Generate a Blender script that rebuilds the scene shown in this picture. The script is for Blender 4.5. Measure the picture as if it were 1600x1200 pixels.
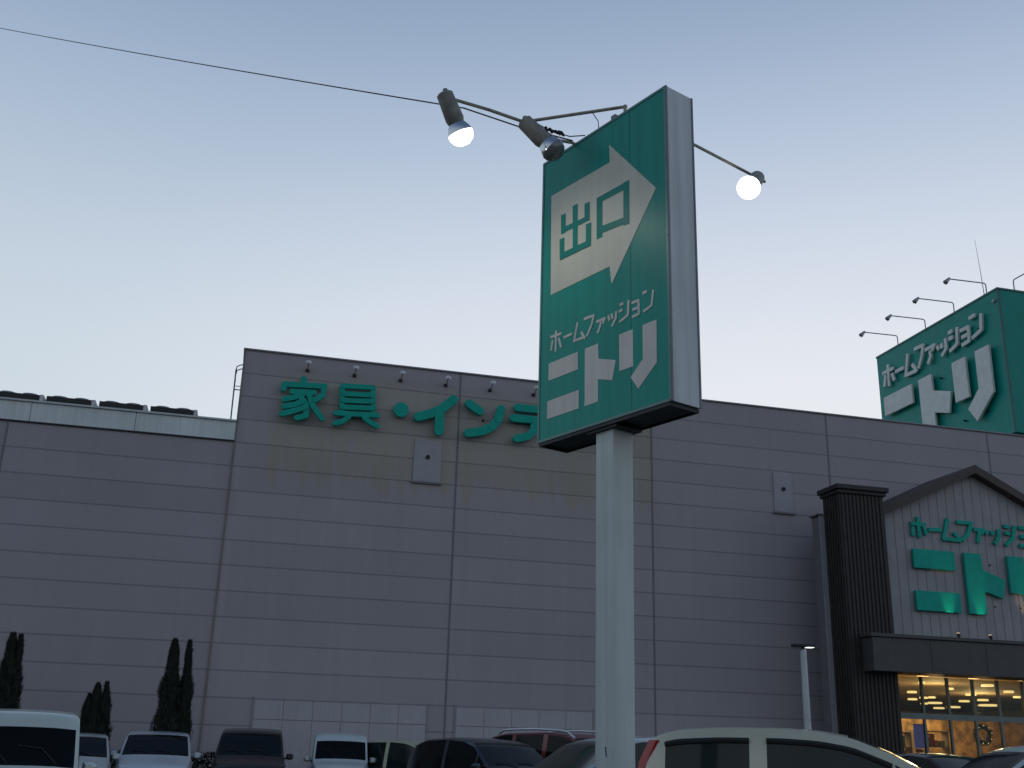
import bpy, bmesh, math, random
from mathutils import Vector, Matrix
R = math.radians
scene = bpy.context.scene
for o in list(bpy.data.objects): bpy.data.objects.remove(o)

# ------------------------------------------------------------------ camera
EYE = 1.45
P_, R_ = 0.3280039706, -0.0299346307
F = Vector((0, math.cos(P_), math.sin(P_))); U0 = Vector((0, -math.sin(P_), math.cos(P_))); X0 = Vector((1, 0, 0))
CU = U0*math.cos(R_) + X0*math.sin(R_); CX = X0*math.cos(R_) - U0*math.sin(R_)
cam_d = bpy.data.cameras.new('camera'); cam = bpy.data.objects.new('camera', cam_d)
scene.collection.objects.link(cam); scene.camera = cam
cam_d.sensor_width = 36; cam_d.lens = 36*1659.646/1600; cam_d.clip_start = 0.1; cam_d.clip_end = 3000
cam.matrix_world = Matrix(((CX.x, CU.x, -F.x, 0), (CX.y, CU.y, -F.y, 0), (CX.z, CU.z, -F.z, EYE), (0, 0, 0, 1)))

# ------------------------------------------------------------------ sky and sun
SUN_AZ, SUN_EL = R(16), R(1.0)      # low behind the shop, to the right of straight ahead
world = bpy.data.worlds.new("World"); scene.world = world; world.use_nodes = True
wt = world.node_tree; wt.nodes.clear()
# clear dusk sky: pale towards the set sun, deeper blue overhead and away from it
def wn(t): return wt.nodes.new(t)
wtc = wn('ShaderNodeTexCoord'); wsep = wn('ShaderNodeSeparateXYZ'); wt.links.new(wtc.outputs['Generated'], wsep.inputs[0])
ramp = wn('ShaderNodeValToRGB'); ramp.color_ramp.interpolation = 'B_SPLINE'
def lin(c): return tuple(((v/255+.055)/1.055)**2.4 if v > 10 else v/255/12.92 for v in c) + (1,)
SKY = ((0, (224, 222, 222)), (.14, (234, 235, 238)), (.30, (233, 236, 242)), (.40, (222, 227, 237)), (.50, (197, 208, 226)), (.60, (167, 183, 208)), (.72, (134, 153, 182)), (.86, (108, 128, 160)), (1, (92, 112, 146)))
while len(ramp.color_ramp.elements) < len(SKY): ramp.color_ramp.elements.new(.5)
for e_, (p_, c_) in zip(ramp.color_ramp.elements, SKY): e_.position = p_; e_.color = lin(c_)
wt.links.new(wsep.outputs['Z'], ramp.inputs[0])
dotn = wn('ShaderNodeVectorMath'); dotn.operation = 'DOT_PRODUCT'; dotn.inputs[1].default_value = (math.sin(SUN_AZ), math.cos(SUN_AZ), 0)
wt.links.new(wtc.outputs['Generated'], dotn.inputs[0])
azr = wn('ShaderNodeValToRGB'); azr.color_ramp.interpolation = 'B_SPLINE'
AZ = ((0, (.50, .56, .62)), (.25, (.56, .63, .69)), (.5, (.70, .77, .82)), (.72, (.70, .78, .83)), (.86, (.74, .82, .86)), (.95, (.96, .98, 1)), (1, (1.04, 1.02, 1.0)))
while len(azr.color_ramp.elements) < len(AZ): azr.color_ramp.elements.new(.5)
for e_, (p_, c_) in zip(azr.color_ramp.elements, AZ): e_.position = p_; e_.color = (*c_, 1)
azm = wn('ShaderNodeMapRange'); azm.inputs['From Min'].default_value = -1; azm.inputs['From Max'].default_value = 1
wt.links.new(dotn.outputs['Value'], azm.inputs['Value']); wt.links.new(azm.outputs[0], azr.inputs[0])
mul = wn('ShaderNodeMix'); mul.data_type = 'RGBA'; mul.blend_type = 'MULTIPLY'; mul.inputs['Factor'].default_value = 1
wt.links.new(ramp.outputs[0], mul.inputs['A']); wt.links.new(azr.outputs[0], mul.inputs['B'])
bg = wn('ShaderNodeBackground'); bg.inputs['Strength'].default_value = 1.0
wo_ = wn('ShaderNodeOutputWorld'); wt.links.new(mul.outputs['Result'], bg.inputs[0]); wt.links.new(bg.outputs[0], wo_.inputs[0])
sun_d = bpy.data.lights.new('sun', 'SUN'); sun_d.energy = 0.4; sun_d.angle = R(8); sun_d.color = (1, .82, .66)
sun = bpy.data.objects.new('sun', sun_d); scene.collection.objects.link(sun)
sun.rotation_euler = Vector((math.sin(SUN_AZ)*math.cos(SUN_EL), math.cos(SUN_AZ)*math.cos(SUN_EL), math.sin(SUN_EL))).to_track_quat('Z', 'Y').to_euler()
scene.view_settings.view_transform = 'Standard'; scene.view_settings.look = 'None'
scene.view_settings.exposure = 0.0; scene.view_settings.gamma = 1.0

# ------------------------------------------------------------------ helpers
COL = scene.collection
def link(o, parent=None):
    COL.objects.link(o)
    if parent: o.parent = parent
    return o
class MB:
    def __init__(s): s.bm = bmesh.new()
    def box(s, x0, x1, y0, y1, z0, z1, M=None):
        v = [s.bm.verts.new((x, y, z)) for x in (x0, x1) for y in (y0, y1) for z in (z0, z1)]
        if M is not None:
            for q in v: q.co = M @ q.co
        for f in ((0,1,3,2),(4,6,7,5),(0,4,5,1),(2,3,7,6),(0,2,6,4),(1,5,7,3)): s.bm.faces.new([v[i] for i in f])
        return s
    def prism(s, pts, vec):
        """pts: closed polygon (3D), vec: extrusion vector"""
        vec = Vector(vec); a = [s.bm.verts.new(p) for p in pts]; b = [s.bm.verts.new(Vector(p)+vec) for p in pts]
        n = len(a); s.bm.faces.new(a); s.bm.faces.new(b[::-1])
        for i in range(n):
            s.bm.faces.new((a[i], b[i], b[(i+1) % n], a[(i+1) % n]))
        return s
    def rings(s, rings, cap=True, close=True):
        vs = [[s.bm.verts.new(p) for p in r] for r in rings]
        for a, b in zip(vs, vs[1:]):
            n = len(a)
            for i in range(n if close else n-1): s.bm.faces.new((a[i], a[(i+1) % n], b[(i+1) % n], b[i]))
        if cap: s.bm.faces.new(vs[0][::-1]); s.bm.faces.new(vs[-1])
        return s
    def tube(s, pts, r, n=8):
        pts = [Vector(p) for p in pts]; rs = r if isinstance(r, (list, tuple)) else [r]*len(pts)
        rings = []; up = None
        for i, p in enumerate(pts):
            t = (pts[min(i+1, len(pts)-1)] - pts[max(i-1, 0)]).normalized()
            if up is None: up = t.orthogonal().normalized()
            up = (up - t*up.dot(t)); up = up.normalized() if up.length > 1e-5 else t.orthogonal().normalized()
            w = t.cross(up)
            rings.append([p + (up*math.cos(2*math.pi*k/n) + w*math.sin(2*math.pi*k/n))*rs[i] for k in range(n)])
        return s.rings(rings)
    def lathe(s, prof, o, axis, n=24, cap=True):
        """prof: (distance along axis, radius)"""
        o = Vector(o); t = Vector(axis).normalized(); u = t.orthogonal().normalized(); w = t.cross(u)
        return s.rings([[o + t*d + (u*math.cos(2*math.pi*k/n) + w*math.sin(2*math.pi*k/n))*max(r, 1e-4) for k in range(n)] for d, r in prof], cap)
    def build(s, name, mat, parent=None, smooth=False, bevel=0, loc=None, rotz=None):
        bmesh.ops.recalc_face_normals(s.bm, faces=s.bm.faces)
        me = bpy.data.meshes.new(name); s.bm.to_mesh(me); s.bm.free()
        me.materials.append(mat)
        if smooth:
            for p in me.polygons: p.use_smooth = True
            try: me.set_sharp_from_angle(angle=R(38))
            except Exception: pass
        o = bpy.data.objects.new(name, me); link(o, parent)
        if bevel:
            b = o.modifiers.new('bevel', 'BEVEL'); b.width = bevel; b.segments = 2; b.limit_method = 'ANGLE'; b.angle_limit = R(40)
        if loc is not None: o.location = loc
        if rotz is not None: o.rotation_euler.z = rotz
        return o
def tag(o, label=None, cat=None, group=None, kind=None):
    for k, v in (('label', label), ('category', cat), ('group', group), ('kind', kind)):
        if v: o[k] = v
    return o
def thing(name, label, cat, loc=(0, 0, 0), rotz=0, group=None):
    o = bpy.data.objects.new(name, None); o.empty_display_size = .3; link(o)
    o.location = loc; o.rotation_euler.z = rotz
    return tag(o, label, cat, group)
def copy_tree(o, parent=None):
    c = o.copy(); COL.objects.link(c); c.parent = parent
    for ch in list(o.children): copy_tree(ch, c)
    return c

# ------------------------------------------------------------------ materials
MATS = {}
def mat(name, col, rough=.6, metal=0., var=.12, scale=3., coat=0., bump=0., bscale=60., emit=None, es=0., spec=.5, streak=0.):
    if name in MATS: return MATS[name]
    m = bpy.data.materials.new(name); m.use_nodes = True; nt = m.node_tree; N = nt.nodes; L = nt.links
    b = N['Principled BSDF']; b.inputs['Roughness'].default_value = rough; b.inputs['Metallic'].default_value = metal
    b.inputs['Coat Weight'].default_value = coat; b.inputs['Coat Roughness'].default_value = .04; b.inputs['Specular IOR Level'].default_value = spec
    tc = N.new('ShaderNodeTexCoord')
    no = N.new('ShaderNodeTexNoise'); no.inputs['Scale'].default_value = scale; no.inputs['Detail'].default_value = 6
    L.new(tc.outputs['Object'], no.inputs['Vector'])
    rp = N.new('ShaderNodeMapRange'); rp.inputs['From Min'].default_value = .3; rp.inputs['From Max'].default_value = .7
    rp.inputs['To Min'].default_value = 1-var; rp.inputs['To Max'].default_value = 1+var
    L.new(no.outputs['Fac'], rp.inputs['Value'])
    mx = N.new('ShaderNodeMix'); mx.data_type = 'RGBA'; mx.blend_type = 'MULTIPLY'; mx.inputs['Factor'].default_value = 1
    mx.inputs['A'].default_value = (*col, 1); L.new(rp.outputs[0], mx.inputs['B'])
    out = mx.outputs['Result']
    if streak:
        mp = N.new('ShaderNodeMapping'); mp.inputs['Scale'].default_value = (9, 9, .35); L.new(tc.outputs['Object'], mp.inputs['Vector'])
        n2 = N.new('ShaderNodeTexNoise'); n2.inputs['Scale'].default_value = 1.6; n2.inputs['Detail'].default_value = 4; L.new(mp.outputs[0], n2.inputs['Vector'])
        r2 = N.new('ShaderNodeMapRange'); r2.inputs['From Min'].default_value = .35; r2.inputs['From Max'].default_value = .7
        r2.inputs['To Min'].default_value = 1+streak*.3; r2.inputs['To Max'].default_value = 1-streak; L.new(n2.outputs['Fac'], r2.inputs['Value'])
        m2 = N.new('ShaderNodeMix'); m2.data_type = 'RGBA'; m2.blend_type = 'MULTIPLY'; m2.inputs['Factor'].default_value = 1
        L.new(out, m2.inputs['A']); L.new(r2.outputs[0], m2.inputs['B']); out = m2.outputs['Result']
    L.new(out, b.inputs['Base Color'])
    if bump:
        nb = N.new('ShaderNodeTexNoise'); nb.inputs['Scale'].default_value = bscale; L.new(tc.outputs['Object'], nb.inputs['Vector'])
        bp = N.new('ShaderNodeBump'); bp.inputs['Strength'].default_value = bump; bp.inputs['Distance'].default_value = .01
        L.new(nb.outputs['Fac'], bp.inputs['Height']); L.new(bp.outputs[0], b.inputs['Normal'])
    if emit: b.inputs['Emission Color'].default_value = (*emit, 1); b.inputs['Emission Strength'].default_value = es
    MATS[name] = m; return m

def wall_mat(name, col, x_org, pitch_x, z_org, pitch_z, gx=.0002, gz=.03, patch=None, stain=True):
    """panel wall: object coords x = along the wall, z = up. Grooves, tone per panel, run-off streaks."""
    m = bpy.data.materials.new(name); m.use_nodes = True; nt = m.node_tree; N = nt.nodes; L = nt.links
    b = N['Principled BSDF']; b.inputs['Roughness'].default_value = .75; b.inputs['Specular IOR Level'].default_value = .3
    tc = N.new('ShaderNodeTexCoord'); sx = N.new('ShaderNodeSeparateXYZ'); L.new(tc.outputs['Object'], sx.inputs[0])
    def M(op, a, bb=None, c=None):
        n = N.new('ShaderNodeMath'); n.operation = op
        for i, v in enumerate((a, bb, c)):
            if v is None: continue
            if isinstance(v, (int, float)): n.inputs[i].default_value = v
            else: L.new(v, n.inputs[i])
        return n.outputs[0]
    u = M('DIVIDE', M('SUBTRACT', sx.outputs['X'], x_org), pitch_x); v = M('DIVIDE', M('SUBTRACT', sx.outputs['Z'], z_org), pitch_z)
    def groove(t, w, pitch):   # 1 in the groove
        fr = M('ABSOLUTE', M('SUBTRACT', M('FRACT', M('ADD', t, .5)), .5))
        mr = N.new('ShaderNodeMapRange'); mr.interpolation_type = 'SMOOTHSTEP'
        mr.inputs['From Min'].default_value = w/pitch*.5; mr.inputs['From Max'].default_value = w/pitch*1.0
        mr.inputs['To Min'].default_value = 1; mr.inputs['To Max'].default_value = 0
        L.new(fr, mr.inputs['Value']); return mr.outputs[0]
    g = M('MAXIMUM', M('MULTIPLY', groove(u, gx, pitch_x), .75), groove(v, gz, pitch_z))
    cell = N.new('ShaderNodeCombineXYZ'); L.new(M('FLOOR', u), cell.inputs[0]); L.new(M('FLOOR', v), cell.inputs[2])
    wn_ = N.new('ShaderNodeTexWhiteNoise'); wn_.noise_dimensions = '3D'; L.new(cell.outputs[0], wn_.inputs['Vector'])
    tone = M('ADD', M('MULTIPLY', wn_.outputs['Value'], .09), .955)
    no = N.new('ShaderNodeTexNoise'); no.inputs['Scale'].default_value = .35; no.inputs['Detail'].default_value = 8; L.new(tc.outputs['Object'], no.inputs['Vector'])
    tone = M('MULTIPLY', tone, M('ADD', M('MULTIPLY', no.outputs['Fac'], .22), .89))
    mp = N.new('ShaderNodeMapping'); mp.inputs['Scale'].default_value = (2.6, 1, .12); L.new(tc.outputs['Object'], mp.inputs['Vector'])
    n2 = N.new('ShaderNodeTexNoise'); n2.inputs['Scale'].default_value = 1.5; n2.inputs['Detail'].default_value = 5; L.new(mp.outputs[0], n2.inputs['Vector'])
    tone = M('MULTIPLY', tone, M('SUBTRACT', 1.06, M('MULTIPLY', n2.outputs['Fac'], .13)))
    cx = N.new('ShaderNodeMix'); cx.data_type = 'RGBA'; cx.blend_type = 'MULTIPLY'; cx.inputs['Factor'].default_value = 1
    cx.inputs['A'].default_value = (*col, 1); L.new(tone, cx.inputs['B']); out = cx.outputs['Result']
    if patch:   # weathered, slightly green-tan field round the raised letters, with run-off below it
        x0, x1, z0, z1 = patch
        def band(t, a, bb, f):
            r1 = N.new('ShaderNodeMapRange'); r1.interpolation_type = 'SMOOTHSTEP'; r1.inputs['From Min'].default_value = a-f; r1.inputs['From Max'].default_value = a+f; L.new(t, r1.inputs['Value'])
            r2 = N.new('ShaderNodeMapRange'); r2.interpolation_type = 'SMOOTHSTEP'; r2.inputs['From Min'].default_value = bb-f; r2.inputs['From Max'].default_value = bb+f
            r2.inputs['To Min'].default_value = 1; r2.inputs['To Max'].default_value = 0; L.new(t, r2.inputs['Value'])
            return M('MULTIPLY', r1.outputs[0], r2.outputs[0])
        zed = M('ADD', sx.outputs['Z'], M('MULTIPLY', n2.outputs['Fac'], 2.2))
        msk = M('MULTIPLY', band(sx.outputs['X'], x0, x1, .25), band(zed, z0+1.1, z1+1.3, .35))
        st = N.new('ShaderNodeMapRange'); st.inputs['From Min'].default_value = .4; st.inputs['From Max'].default_value = .62
        st.inputs['To Min'].default_value = .45; st.inputs['To Max'].default_value = 1; L.new(n2.outputs['Fac'], st.inputs['Value'])
        pm = N.new('ShaderNodeMix'); pm.data_type = 'RGBA'; pm.blend_type = 'MULTIPLY'
        L.new(M('MULTIPLY', M('MULTIPLY', msk, st.outputs[0]), .9), pm.inputs['Factor']); L.new(out, pm.inputs['A']); pm.inputs['B'].default_value = (1.0, 1.0, .78, 1)
        out = pm.outputs['Result']
    dk = N.new('ShaderNodeMix'); dk.data_type = 'RGBA'; L.new(M('MULTIPLY', g, .35), dk.inputs['Factor']); L.new(out, dk.inputs['A']); dk.inputs['B'].default_value = (.035, .036, .04, 1)
    L.new(dk.outputs['Result'], b.inputs['Base Color'])
    bp = N.new('ShaderNodeBump'); bp.inputs['Strength'].default_value = .12; bp.inputs['Distance'].default_value = .01; L.new(M('SUBTRACT', 1, g), bp.inputs['Height']); L.new(bp.outputs[0], b.inputs['Normal'])
    return m

GREEN = mat('sign_green', (.002, .28, .225), .36, spec=.22, var=.06, scale=1.5, streak=.12)
GREEN_L = mat('letter_green', (.002, .37, .28), .5, spec=.2, var=.08, scale=4)
WHITE_P = mat('sign_white', (.55, .55, .51), .45, var=.06, scale=5, streak=.08)
BEIGE_P = mat('arrow_cream', (.60, .60, .50), .45, var=.05, scale=4, streak=.06)
WHITE_L = mat('letter_white', (.64, .68, .64), .5, var=.08, scale=3)
ALU = mat('aluminium', (.42, .46, .50), .4, .3, var=.08, scale=4, streak=.15)
CASE = mat('sign_case', (.58, .61, .64), .5, .0, var=.07, scale=2, streak=.15)
DARKM = mat('dark_metal', (.03, .032, .034), .55, .4, var=.2, scale=6)
GALV = mat('galvanised', (.22, .23, .22), .55, .6, var=.2, scale=12)
POLE = mat('pole_paint', (.50, .56, .54), .5, var=.08, scale=2.2, bump=.12, bscale=25, streak=.14)
PIL = mat('pillar_dark', (.026, .024, .021), .6, var=.25, scale=3)
BROWN = mat('fascia_brown', (.050, .036, .032), .55, var=.15, scale=3)
SIDING = mat('gable_siding', (.32, .315, .325), .6, var=.08, scale=1.3, streak=.12)
CANOPY = mat('canopy_dark', (.060, .060, .062), .5, var=.12, scale=2, streak=.1)
PARA = mat('parapet_metal', (.60, .65, .64), .45, .1, var=.08, scale=.8, streak=.12)
HOLD = mat('lamp_holder', (.22, .22, .20), .55, .1, var=.25, scale=14)
MIRR = mat('bulb_mirror', (.55, .58, .62), .12, .9, var=.05)
BULB = mat('bulb_lit', (.9, .9, .85), .3, emit=(1, .97, .90), es=4, var=0)
BULBOFF = mat('bulb_unlit', (.16, .17, .17), .15, coat=.6, var=.1)
WARM = mat('ceiling_lamp_warm', (.9, .7, .4), .5, emit=(1, .66, .26), es=1.5, var=0)
BLACK = mat('black_rubber', (.012, .012, .012), .7, var=.2)
GLASSC = mat('car_glass', (.010, .020, .022), .08, var=.2, scale=2, spec=.32)
def clear_glass(name, tint):
    m = bpy.data.materials.new(name); m.use_nodes = True; nt = m.node_tree; nt.nodes.clear()
    t = nt.nodes.new('ShaderNodeBsdfTransparent'); t.inputs[0].default_value = (*tint, 1)
    g = nt.nodes.new('ShaderNodeBsdfGlossy'); g.inputs['Roughness'].default_value = .05; g.inputs[0].default_value = (.26, .29, .30, 1)
    fr = nt.nodes.new('ShaderNodeFresnel'); fr.inputs['IOR'].default_value = 1.45
    mx = nt.nodes.new('ShaderNodeMixShader'); o = nt.nodes.new('ShaderNodeOutputMaterial')
    nt.links.new(fr.outputs[0], mx.inputs[0]); nt.links.new(t.outputs[0], mx.inputs[1]); nt.links.new(g.outputs[0], mx.inputs[2]); nt.links.new(mx.outputs[0], o.inputs[0])
    return m
SHOPGLASS = clear_glass('shop_glass', (.75, .82, .8))

# ------------------------------------------------------------------ ground
gm = MB(); gm.bm.faces.new([gm.bm.verts.new(p) for p in ((-900, -600, 0), (900, -600, 0), (900, 1200, 0), (-900, 1200, 0))])
tag(gm.build('ground', mat('asphalt', (.05, .05, .052), .85, var=.2, scale=.8, bump=.4, bscale=90)), kind='structure')
PHI = 0.24511819; WO = Vector((0, 34.5, 0)); DR = Vector((math.cos(PHI), math.sin(PHI), 0)); BN = Vector((-math.sin(PHI), math.cos(PHI), 0))
def W(s, off, z): return WO + DR*s - BN*off + Vector((0, 0, z))
# painted bay lines and a raised walkway along the shop front (in the wall's own frame)
ln = MB()
for i in range(-14, 9): ln.box(i*2.6-.06, i*2.6+.06, -9.2, -4.4, .004, .006)
for i in range(-14, 9): ln.box(i*2.6-.06, i*2.6+.06, -21.0, -16.2, .004, .006)
tag(ln.build('parking_lines', mat('line_paint', (.6, .6, .58), .7, var=.2, scale=8), loc=WO, rotz=PHI), kind='structure')
pv = MB().box(-40, 40, -3.6+.001, -.02, 0, .14)
tag(pv.build('pavement', mat('pavement_concrete', (.28, .28, .27), .85, var=.12, scale=3), loc=WO, rotz=PHI), kind='structure')
kb = MB().box(-40, 40, -3.78, -3.6, 0, .152)
tag(kb.build('kerb', mat('kerb_stone', (.34, .34, .33), .8, var=.12, scale=5), bevel=.015, loc=WO, rotz=PHI), kind='structure')

# ------------------------------------------------------------------ shop building  (local x = along the front, local y = into the building)
TOP = 13.36; CRS = .7704; SEAM0 = -15.557; SEAMP = 6.879; SPLIT = -8.95
WALLM = wall_mat('panel_wall', (.36, .335, .35), SEAM0, SEAMP, TOP-.03, CRS, patch=(-7.9, 5.2, 9.3, 12.55))
shop = thing('store_building', 'huge grey panel clad furniture store with a taller right hand block', 'store', WO, PHI)
wb = MB()
OP0, OP1, OPZ = 12.45, 19.35, 4.3      # entrance opening
wb.box(SPLIT, OP0, 0, .3, 0, TOP); wb.box(OP1, 48, 0, .3, 0, TOP); wb.box(OP0, OP1, 0, .3, OPZ, TOP)
wb.box(SPLIT, SPLIT+.3, .3, 36, 0, TOP); wb.box(47.7, 48, .3, 36, 0, TOP); wb.box(SPLIT, 48, 36, 36.3, 0, TOP)
wb.build('wall', WALLM, shop)
wl_ = MB(); wl_.box(-44, SPLIT-.002, 0, .3, 0, 10.27); wl_.box(-44, -43.7, .3, 36, 0, 10.27); wl_.box(-44, SPLIT-.002, 36, 36.3, 0, 10.27)
tag(wl_.build('wall', wall_mat('panel_wall_low', (.335, .317, .335), SEAM0, SEAMP, TOP-.03, CRS), shop), 'lower left stretch of the grey panel wall')
rf = MB().box(SPLIT+.3, 47.7, .3, 36, 12.6, 12.75).box(-43.7, SPLIT-.01, .3, 36, 9.9, 10.0)
rf.build('roof', mat('roof_deck', (.2, .2, .2), .8), shop)
cp = MB().box(SPLIT-.04, 48.04, -.05, .36, TOP+.002, TOP+.045); cp.box(SPLIT-.04, SPLIT+.36, .362, 36.3, TOP+.002, TOP+.045)
cp.build('coping', mat('coping_metal', (.30, .285, .295), .6, .0), shop)
pp = MB()
for i in range(-10, 1):
    x1 = SPLIT+.003 + i*3.02; pp.box(x1-3.02+.008, x1-.008, -.03, .3, 10.30, 10.90)
pp.build('parapet', PARA, shop)
MB().box(-44, SPLIT-.005, -.10, .36, 10.902, 10.955).build('parapet_cap', mat('cap_metal', (.42, .47, .47), .4, .3), shop)
MB().box(-44, SPLIT-.005, -.06, .32, 10.262, 10.298).build('parapet_flashing', DARKM, shop)
# downpipe-like reveal at the seam under the tall block's corner
MB().box(SPLIT-.015, SPLIT+.035, -.035, -.002, .2, TOP-.02).build('corner_trim', mat('trim_olive', (.19, .18, .155), .6, var=.2, scale=2), shop)
for k in range(-1, 9):
    x = SEAM0 + k*SEAMP
    if abs(x-SPLIT) < .6: x = SPLIT+.2
    top = TOP-.02 if x > SPLIT else 10.25
    if k == 1: continue
    if 11.0 < x < 20.5: MB().box(x-.03, x+.03, -.012, -.002, 9.6, top).build('joint_cover', mat('joint_grey', (.17, .165, .175), .6), shop)
    else: MB().box(x-.03, x+.03, -.012, -.002, .2, top).build('joint_cover', MATS.get('joint_grey') or mat('joint_grey', (.17, .165, .175), .6), shop)
# two pale hatches with a dark ring pull
for (x0, x1, z0, z1) in ((-3.24, -2.33, 9.50, 10.90), (9.68, 10.42, 9.53, 10.95)):
    h = MB().box(x0, x1, -.05, -.002, z0, z1).build('wall_hatch', mat('hatch_pale', (.345, .335, .355), .55, var=.05), shop, bevel=.01)
    MB().box(x0-.05, x1+.05, -.075, -.002, z0-.07, z0-.003).build('sill', mat('joint_grey', (.17, .165, .175), .6), h)
    MB().lathe([(0, .07), (.05, .07)], ((x0+x1)/2, -.05, (z0+z1)/2+.12), (0, -1, 0), 14).build('ring_pull', BLACK, h)
# two blanked-off bays low in the wall, each of pale sheets in a dark frame
PALE = mat('bay_sheet', (.41, .395, .41), .6, var=.05, scale=1.2, streak=.05)
for (x0, x1) in ((-7.52, -2.38), (-1.46, 2.95)):
    fr = MB(); fr.box(x0-.06, x0, -.03, -.002, .14, 2.6); fr.box(x1, x1+.04, -.03, -.002, .14, 2.6); fr.box(x0, x1, -.03, -.002, 2.53, 2.56)
    fo = fr.build('bay_frame', mat('bay_frame_grey', (.27, .255, .265), .6), shop)
    sh = MB(); n = 6 if x1-x0 > 5 else 5; w = (x1-x0)/n
    for i in range(n):
        sh.box(x0+i*w+.007, x0+(i+1)*w-.007, -.022, -.002, 1.985, 2.525)
        sh.box(x0+i*w+.007, x0+(i+1)*w-.007, -.022, -.002, .14, 1.955)
    sh.build('blank_sheet', PALE, fo)
# plain fascia strip between portico and wall top is part of the wall; interior room behind the entrance
room = MB()
room.box(6, 42, 34.9, 35, 0, 4.56); room.box(5.9, 6, .31, 35, 0, 4.56); room.box(42, 42.1, .31, 35, 0, 4.56)
room.build('interior_wall', mat('interior_paint', (.42, .30, .15), .8), shop)
MB().box(6.1, 41.9, 7.5, 7.62, .17, 3.15).build('warm_fill_partition', mat('partition_glow_tone', (.45, .25, .10), .8, var=.7, scale=2.6), shop)  # added screen; its blotchy amber colour stands for the warm interior glow
for i_, x_ in enumerate((16, 19, 22, 25, 28)):  # added fill lights that brighten the amber screen, no lamp hangs here
    pq = bpy.data.lights.new('interior_fill_light', 'POINT'); pq.energy = 16; pq.color = (1, .60, .24); pq.shadow_soft_size = .2
    qo = bpy.data.objects.new('interior_fill_light', pq); link(qo); qo.location = W(x_, -5.6, 3.9)
MB().box(5.9, 42.1, .31, 35, 4.57, 4.7).build('interior_ceiling', mat('interior_ceiling_paint', (.20, .14, .08), .8), shop)
MB().box(5.9, 42.1, -2.2, 35, .142, .16).build('interior_floor', mat('interior_floor_tile', (.22, .18, .13), .4), shop)

# ------------------------------------------------------------------ entrance portico
por = thing('entrance_portico', 'gabled shop entrance with dark ribbed pillar and brown roof edge', 'entrance', WO, PHI)
GY = -2.5; CXS = 15.9
# side wing, lower than the pillar
WP = mat('wing_shade_paint', (.155, .15, .155), .7, var=.08)  # shade beside the pillar is put into this darker paint
MB().box(10.25, 12.2, -1.98, -1.5, .14, 9.02).box(11.65, 12.2, -1.499, -.004, .14, 9.02).build('side_wing', WP, por)
MB().box(10.235, 10.416, -2.02, -1.981, .14, 9.05).build('wing_edge', mat('wing_edge_paint', (.30, .30, .31), .6, var=.06), por)
MB().box(10.18, 12.2, -2.04, -1.45, 9.052, 9.10).build('wing_coping', mat('wing_coping_grey', (.10, .10, .10), .6), por)
MB().box(19.6, 21.55, -1.98, -.004, .14, 9.02).build('side_wing', WP, por)
for (a, b) in ((10.42, 12.05), (19.75, 21.38)):
    pi = MB().box(a, b, -3.0, -2.001, .14, 9.66)
    n = 11
    for i in range(n):
        x = a+.04+(b-a-.08)*(i+.25)/n; pi.box(x, x+(b-a-.08)/n*.5, -3.035, -2.999, .16, 9.62)
    for i in range(6):
        y = -2.95+.9*i/6
        pi.box(a-.03, a+.001, y, y+.075, .16, 9.62)
    p = pi.build('pillar', PIL, por)
    MB().box(a-.08, b+.08, -3.1, -1.95, 9.62, 9.74).box(a-.15, b+.15, -3.18, -1.9, 9.742, 9.90).build('capital', mat('capital_dark', (.022, .020, .020), .6), p, bevel=.015)
gw = MB().prism([(12.05, GY, 5.0), (19.75, GY, 5.0), (19.75, GY, 9.15), (CXS, GY, 10.86), (12.05, GY, 9.15)], (0, .25, 0))
g_ob = gw.build('gable_wall', SIDING, por)
rb = MB()
for i in range(1, 22):
    x = 12.05+i*.35; zt = 10.86-abs(x-CXS)*.444-.05; rb.box(x-.012, x+.012, GY-.012, GY-.001, 5.02, zt)
rb.build('siding_batten', mat('siding_batten', (.26, .255, .265), .6), g_ob)
MB().prism([(12.05, GY-.001, 5.0), (12.22, GY-.001, 5.0), (12.22, GY-.001, 9.15), (12.05, GY-.001, 9.10)], (0, -.05, 0)).build('edge_trim', mat('edge_trim', (.22, .205, .195), .6), g_ob)
sl = .478
for s_ in (-1, 1):
    xe = CXS + s_*3.86; ze = 11.12-3.86*sl
    MB().prism([(CXS, GY-.35, 11.12), (xe, GY-.35, ze), (xe, GY-.35, ze-.27), (CXS, GY-.35, 11.12-.30)], (0, .35+2.49, 0)).build('gable_roof', BROWN, por)
cn = MB().box(10.85, 20.95, -3.62, -2.501, 3.95, 4.98); cn.box(10.78, 21.02, -3.70, -2.502, 4.982, 5.09)
cn.build('canopy', CANOPY, por, bevel=.012)
for x in (12.9, 14.9, 16.9, 18.9): MB().box(x-.006, x+.006, -3.626, -3.619, 3.97, 4.97).build('canopy_joint', BLACK, por)
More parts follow.
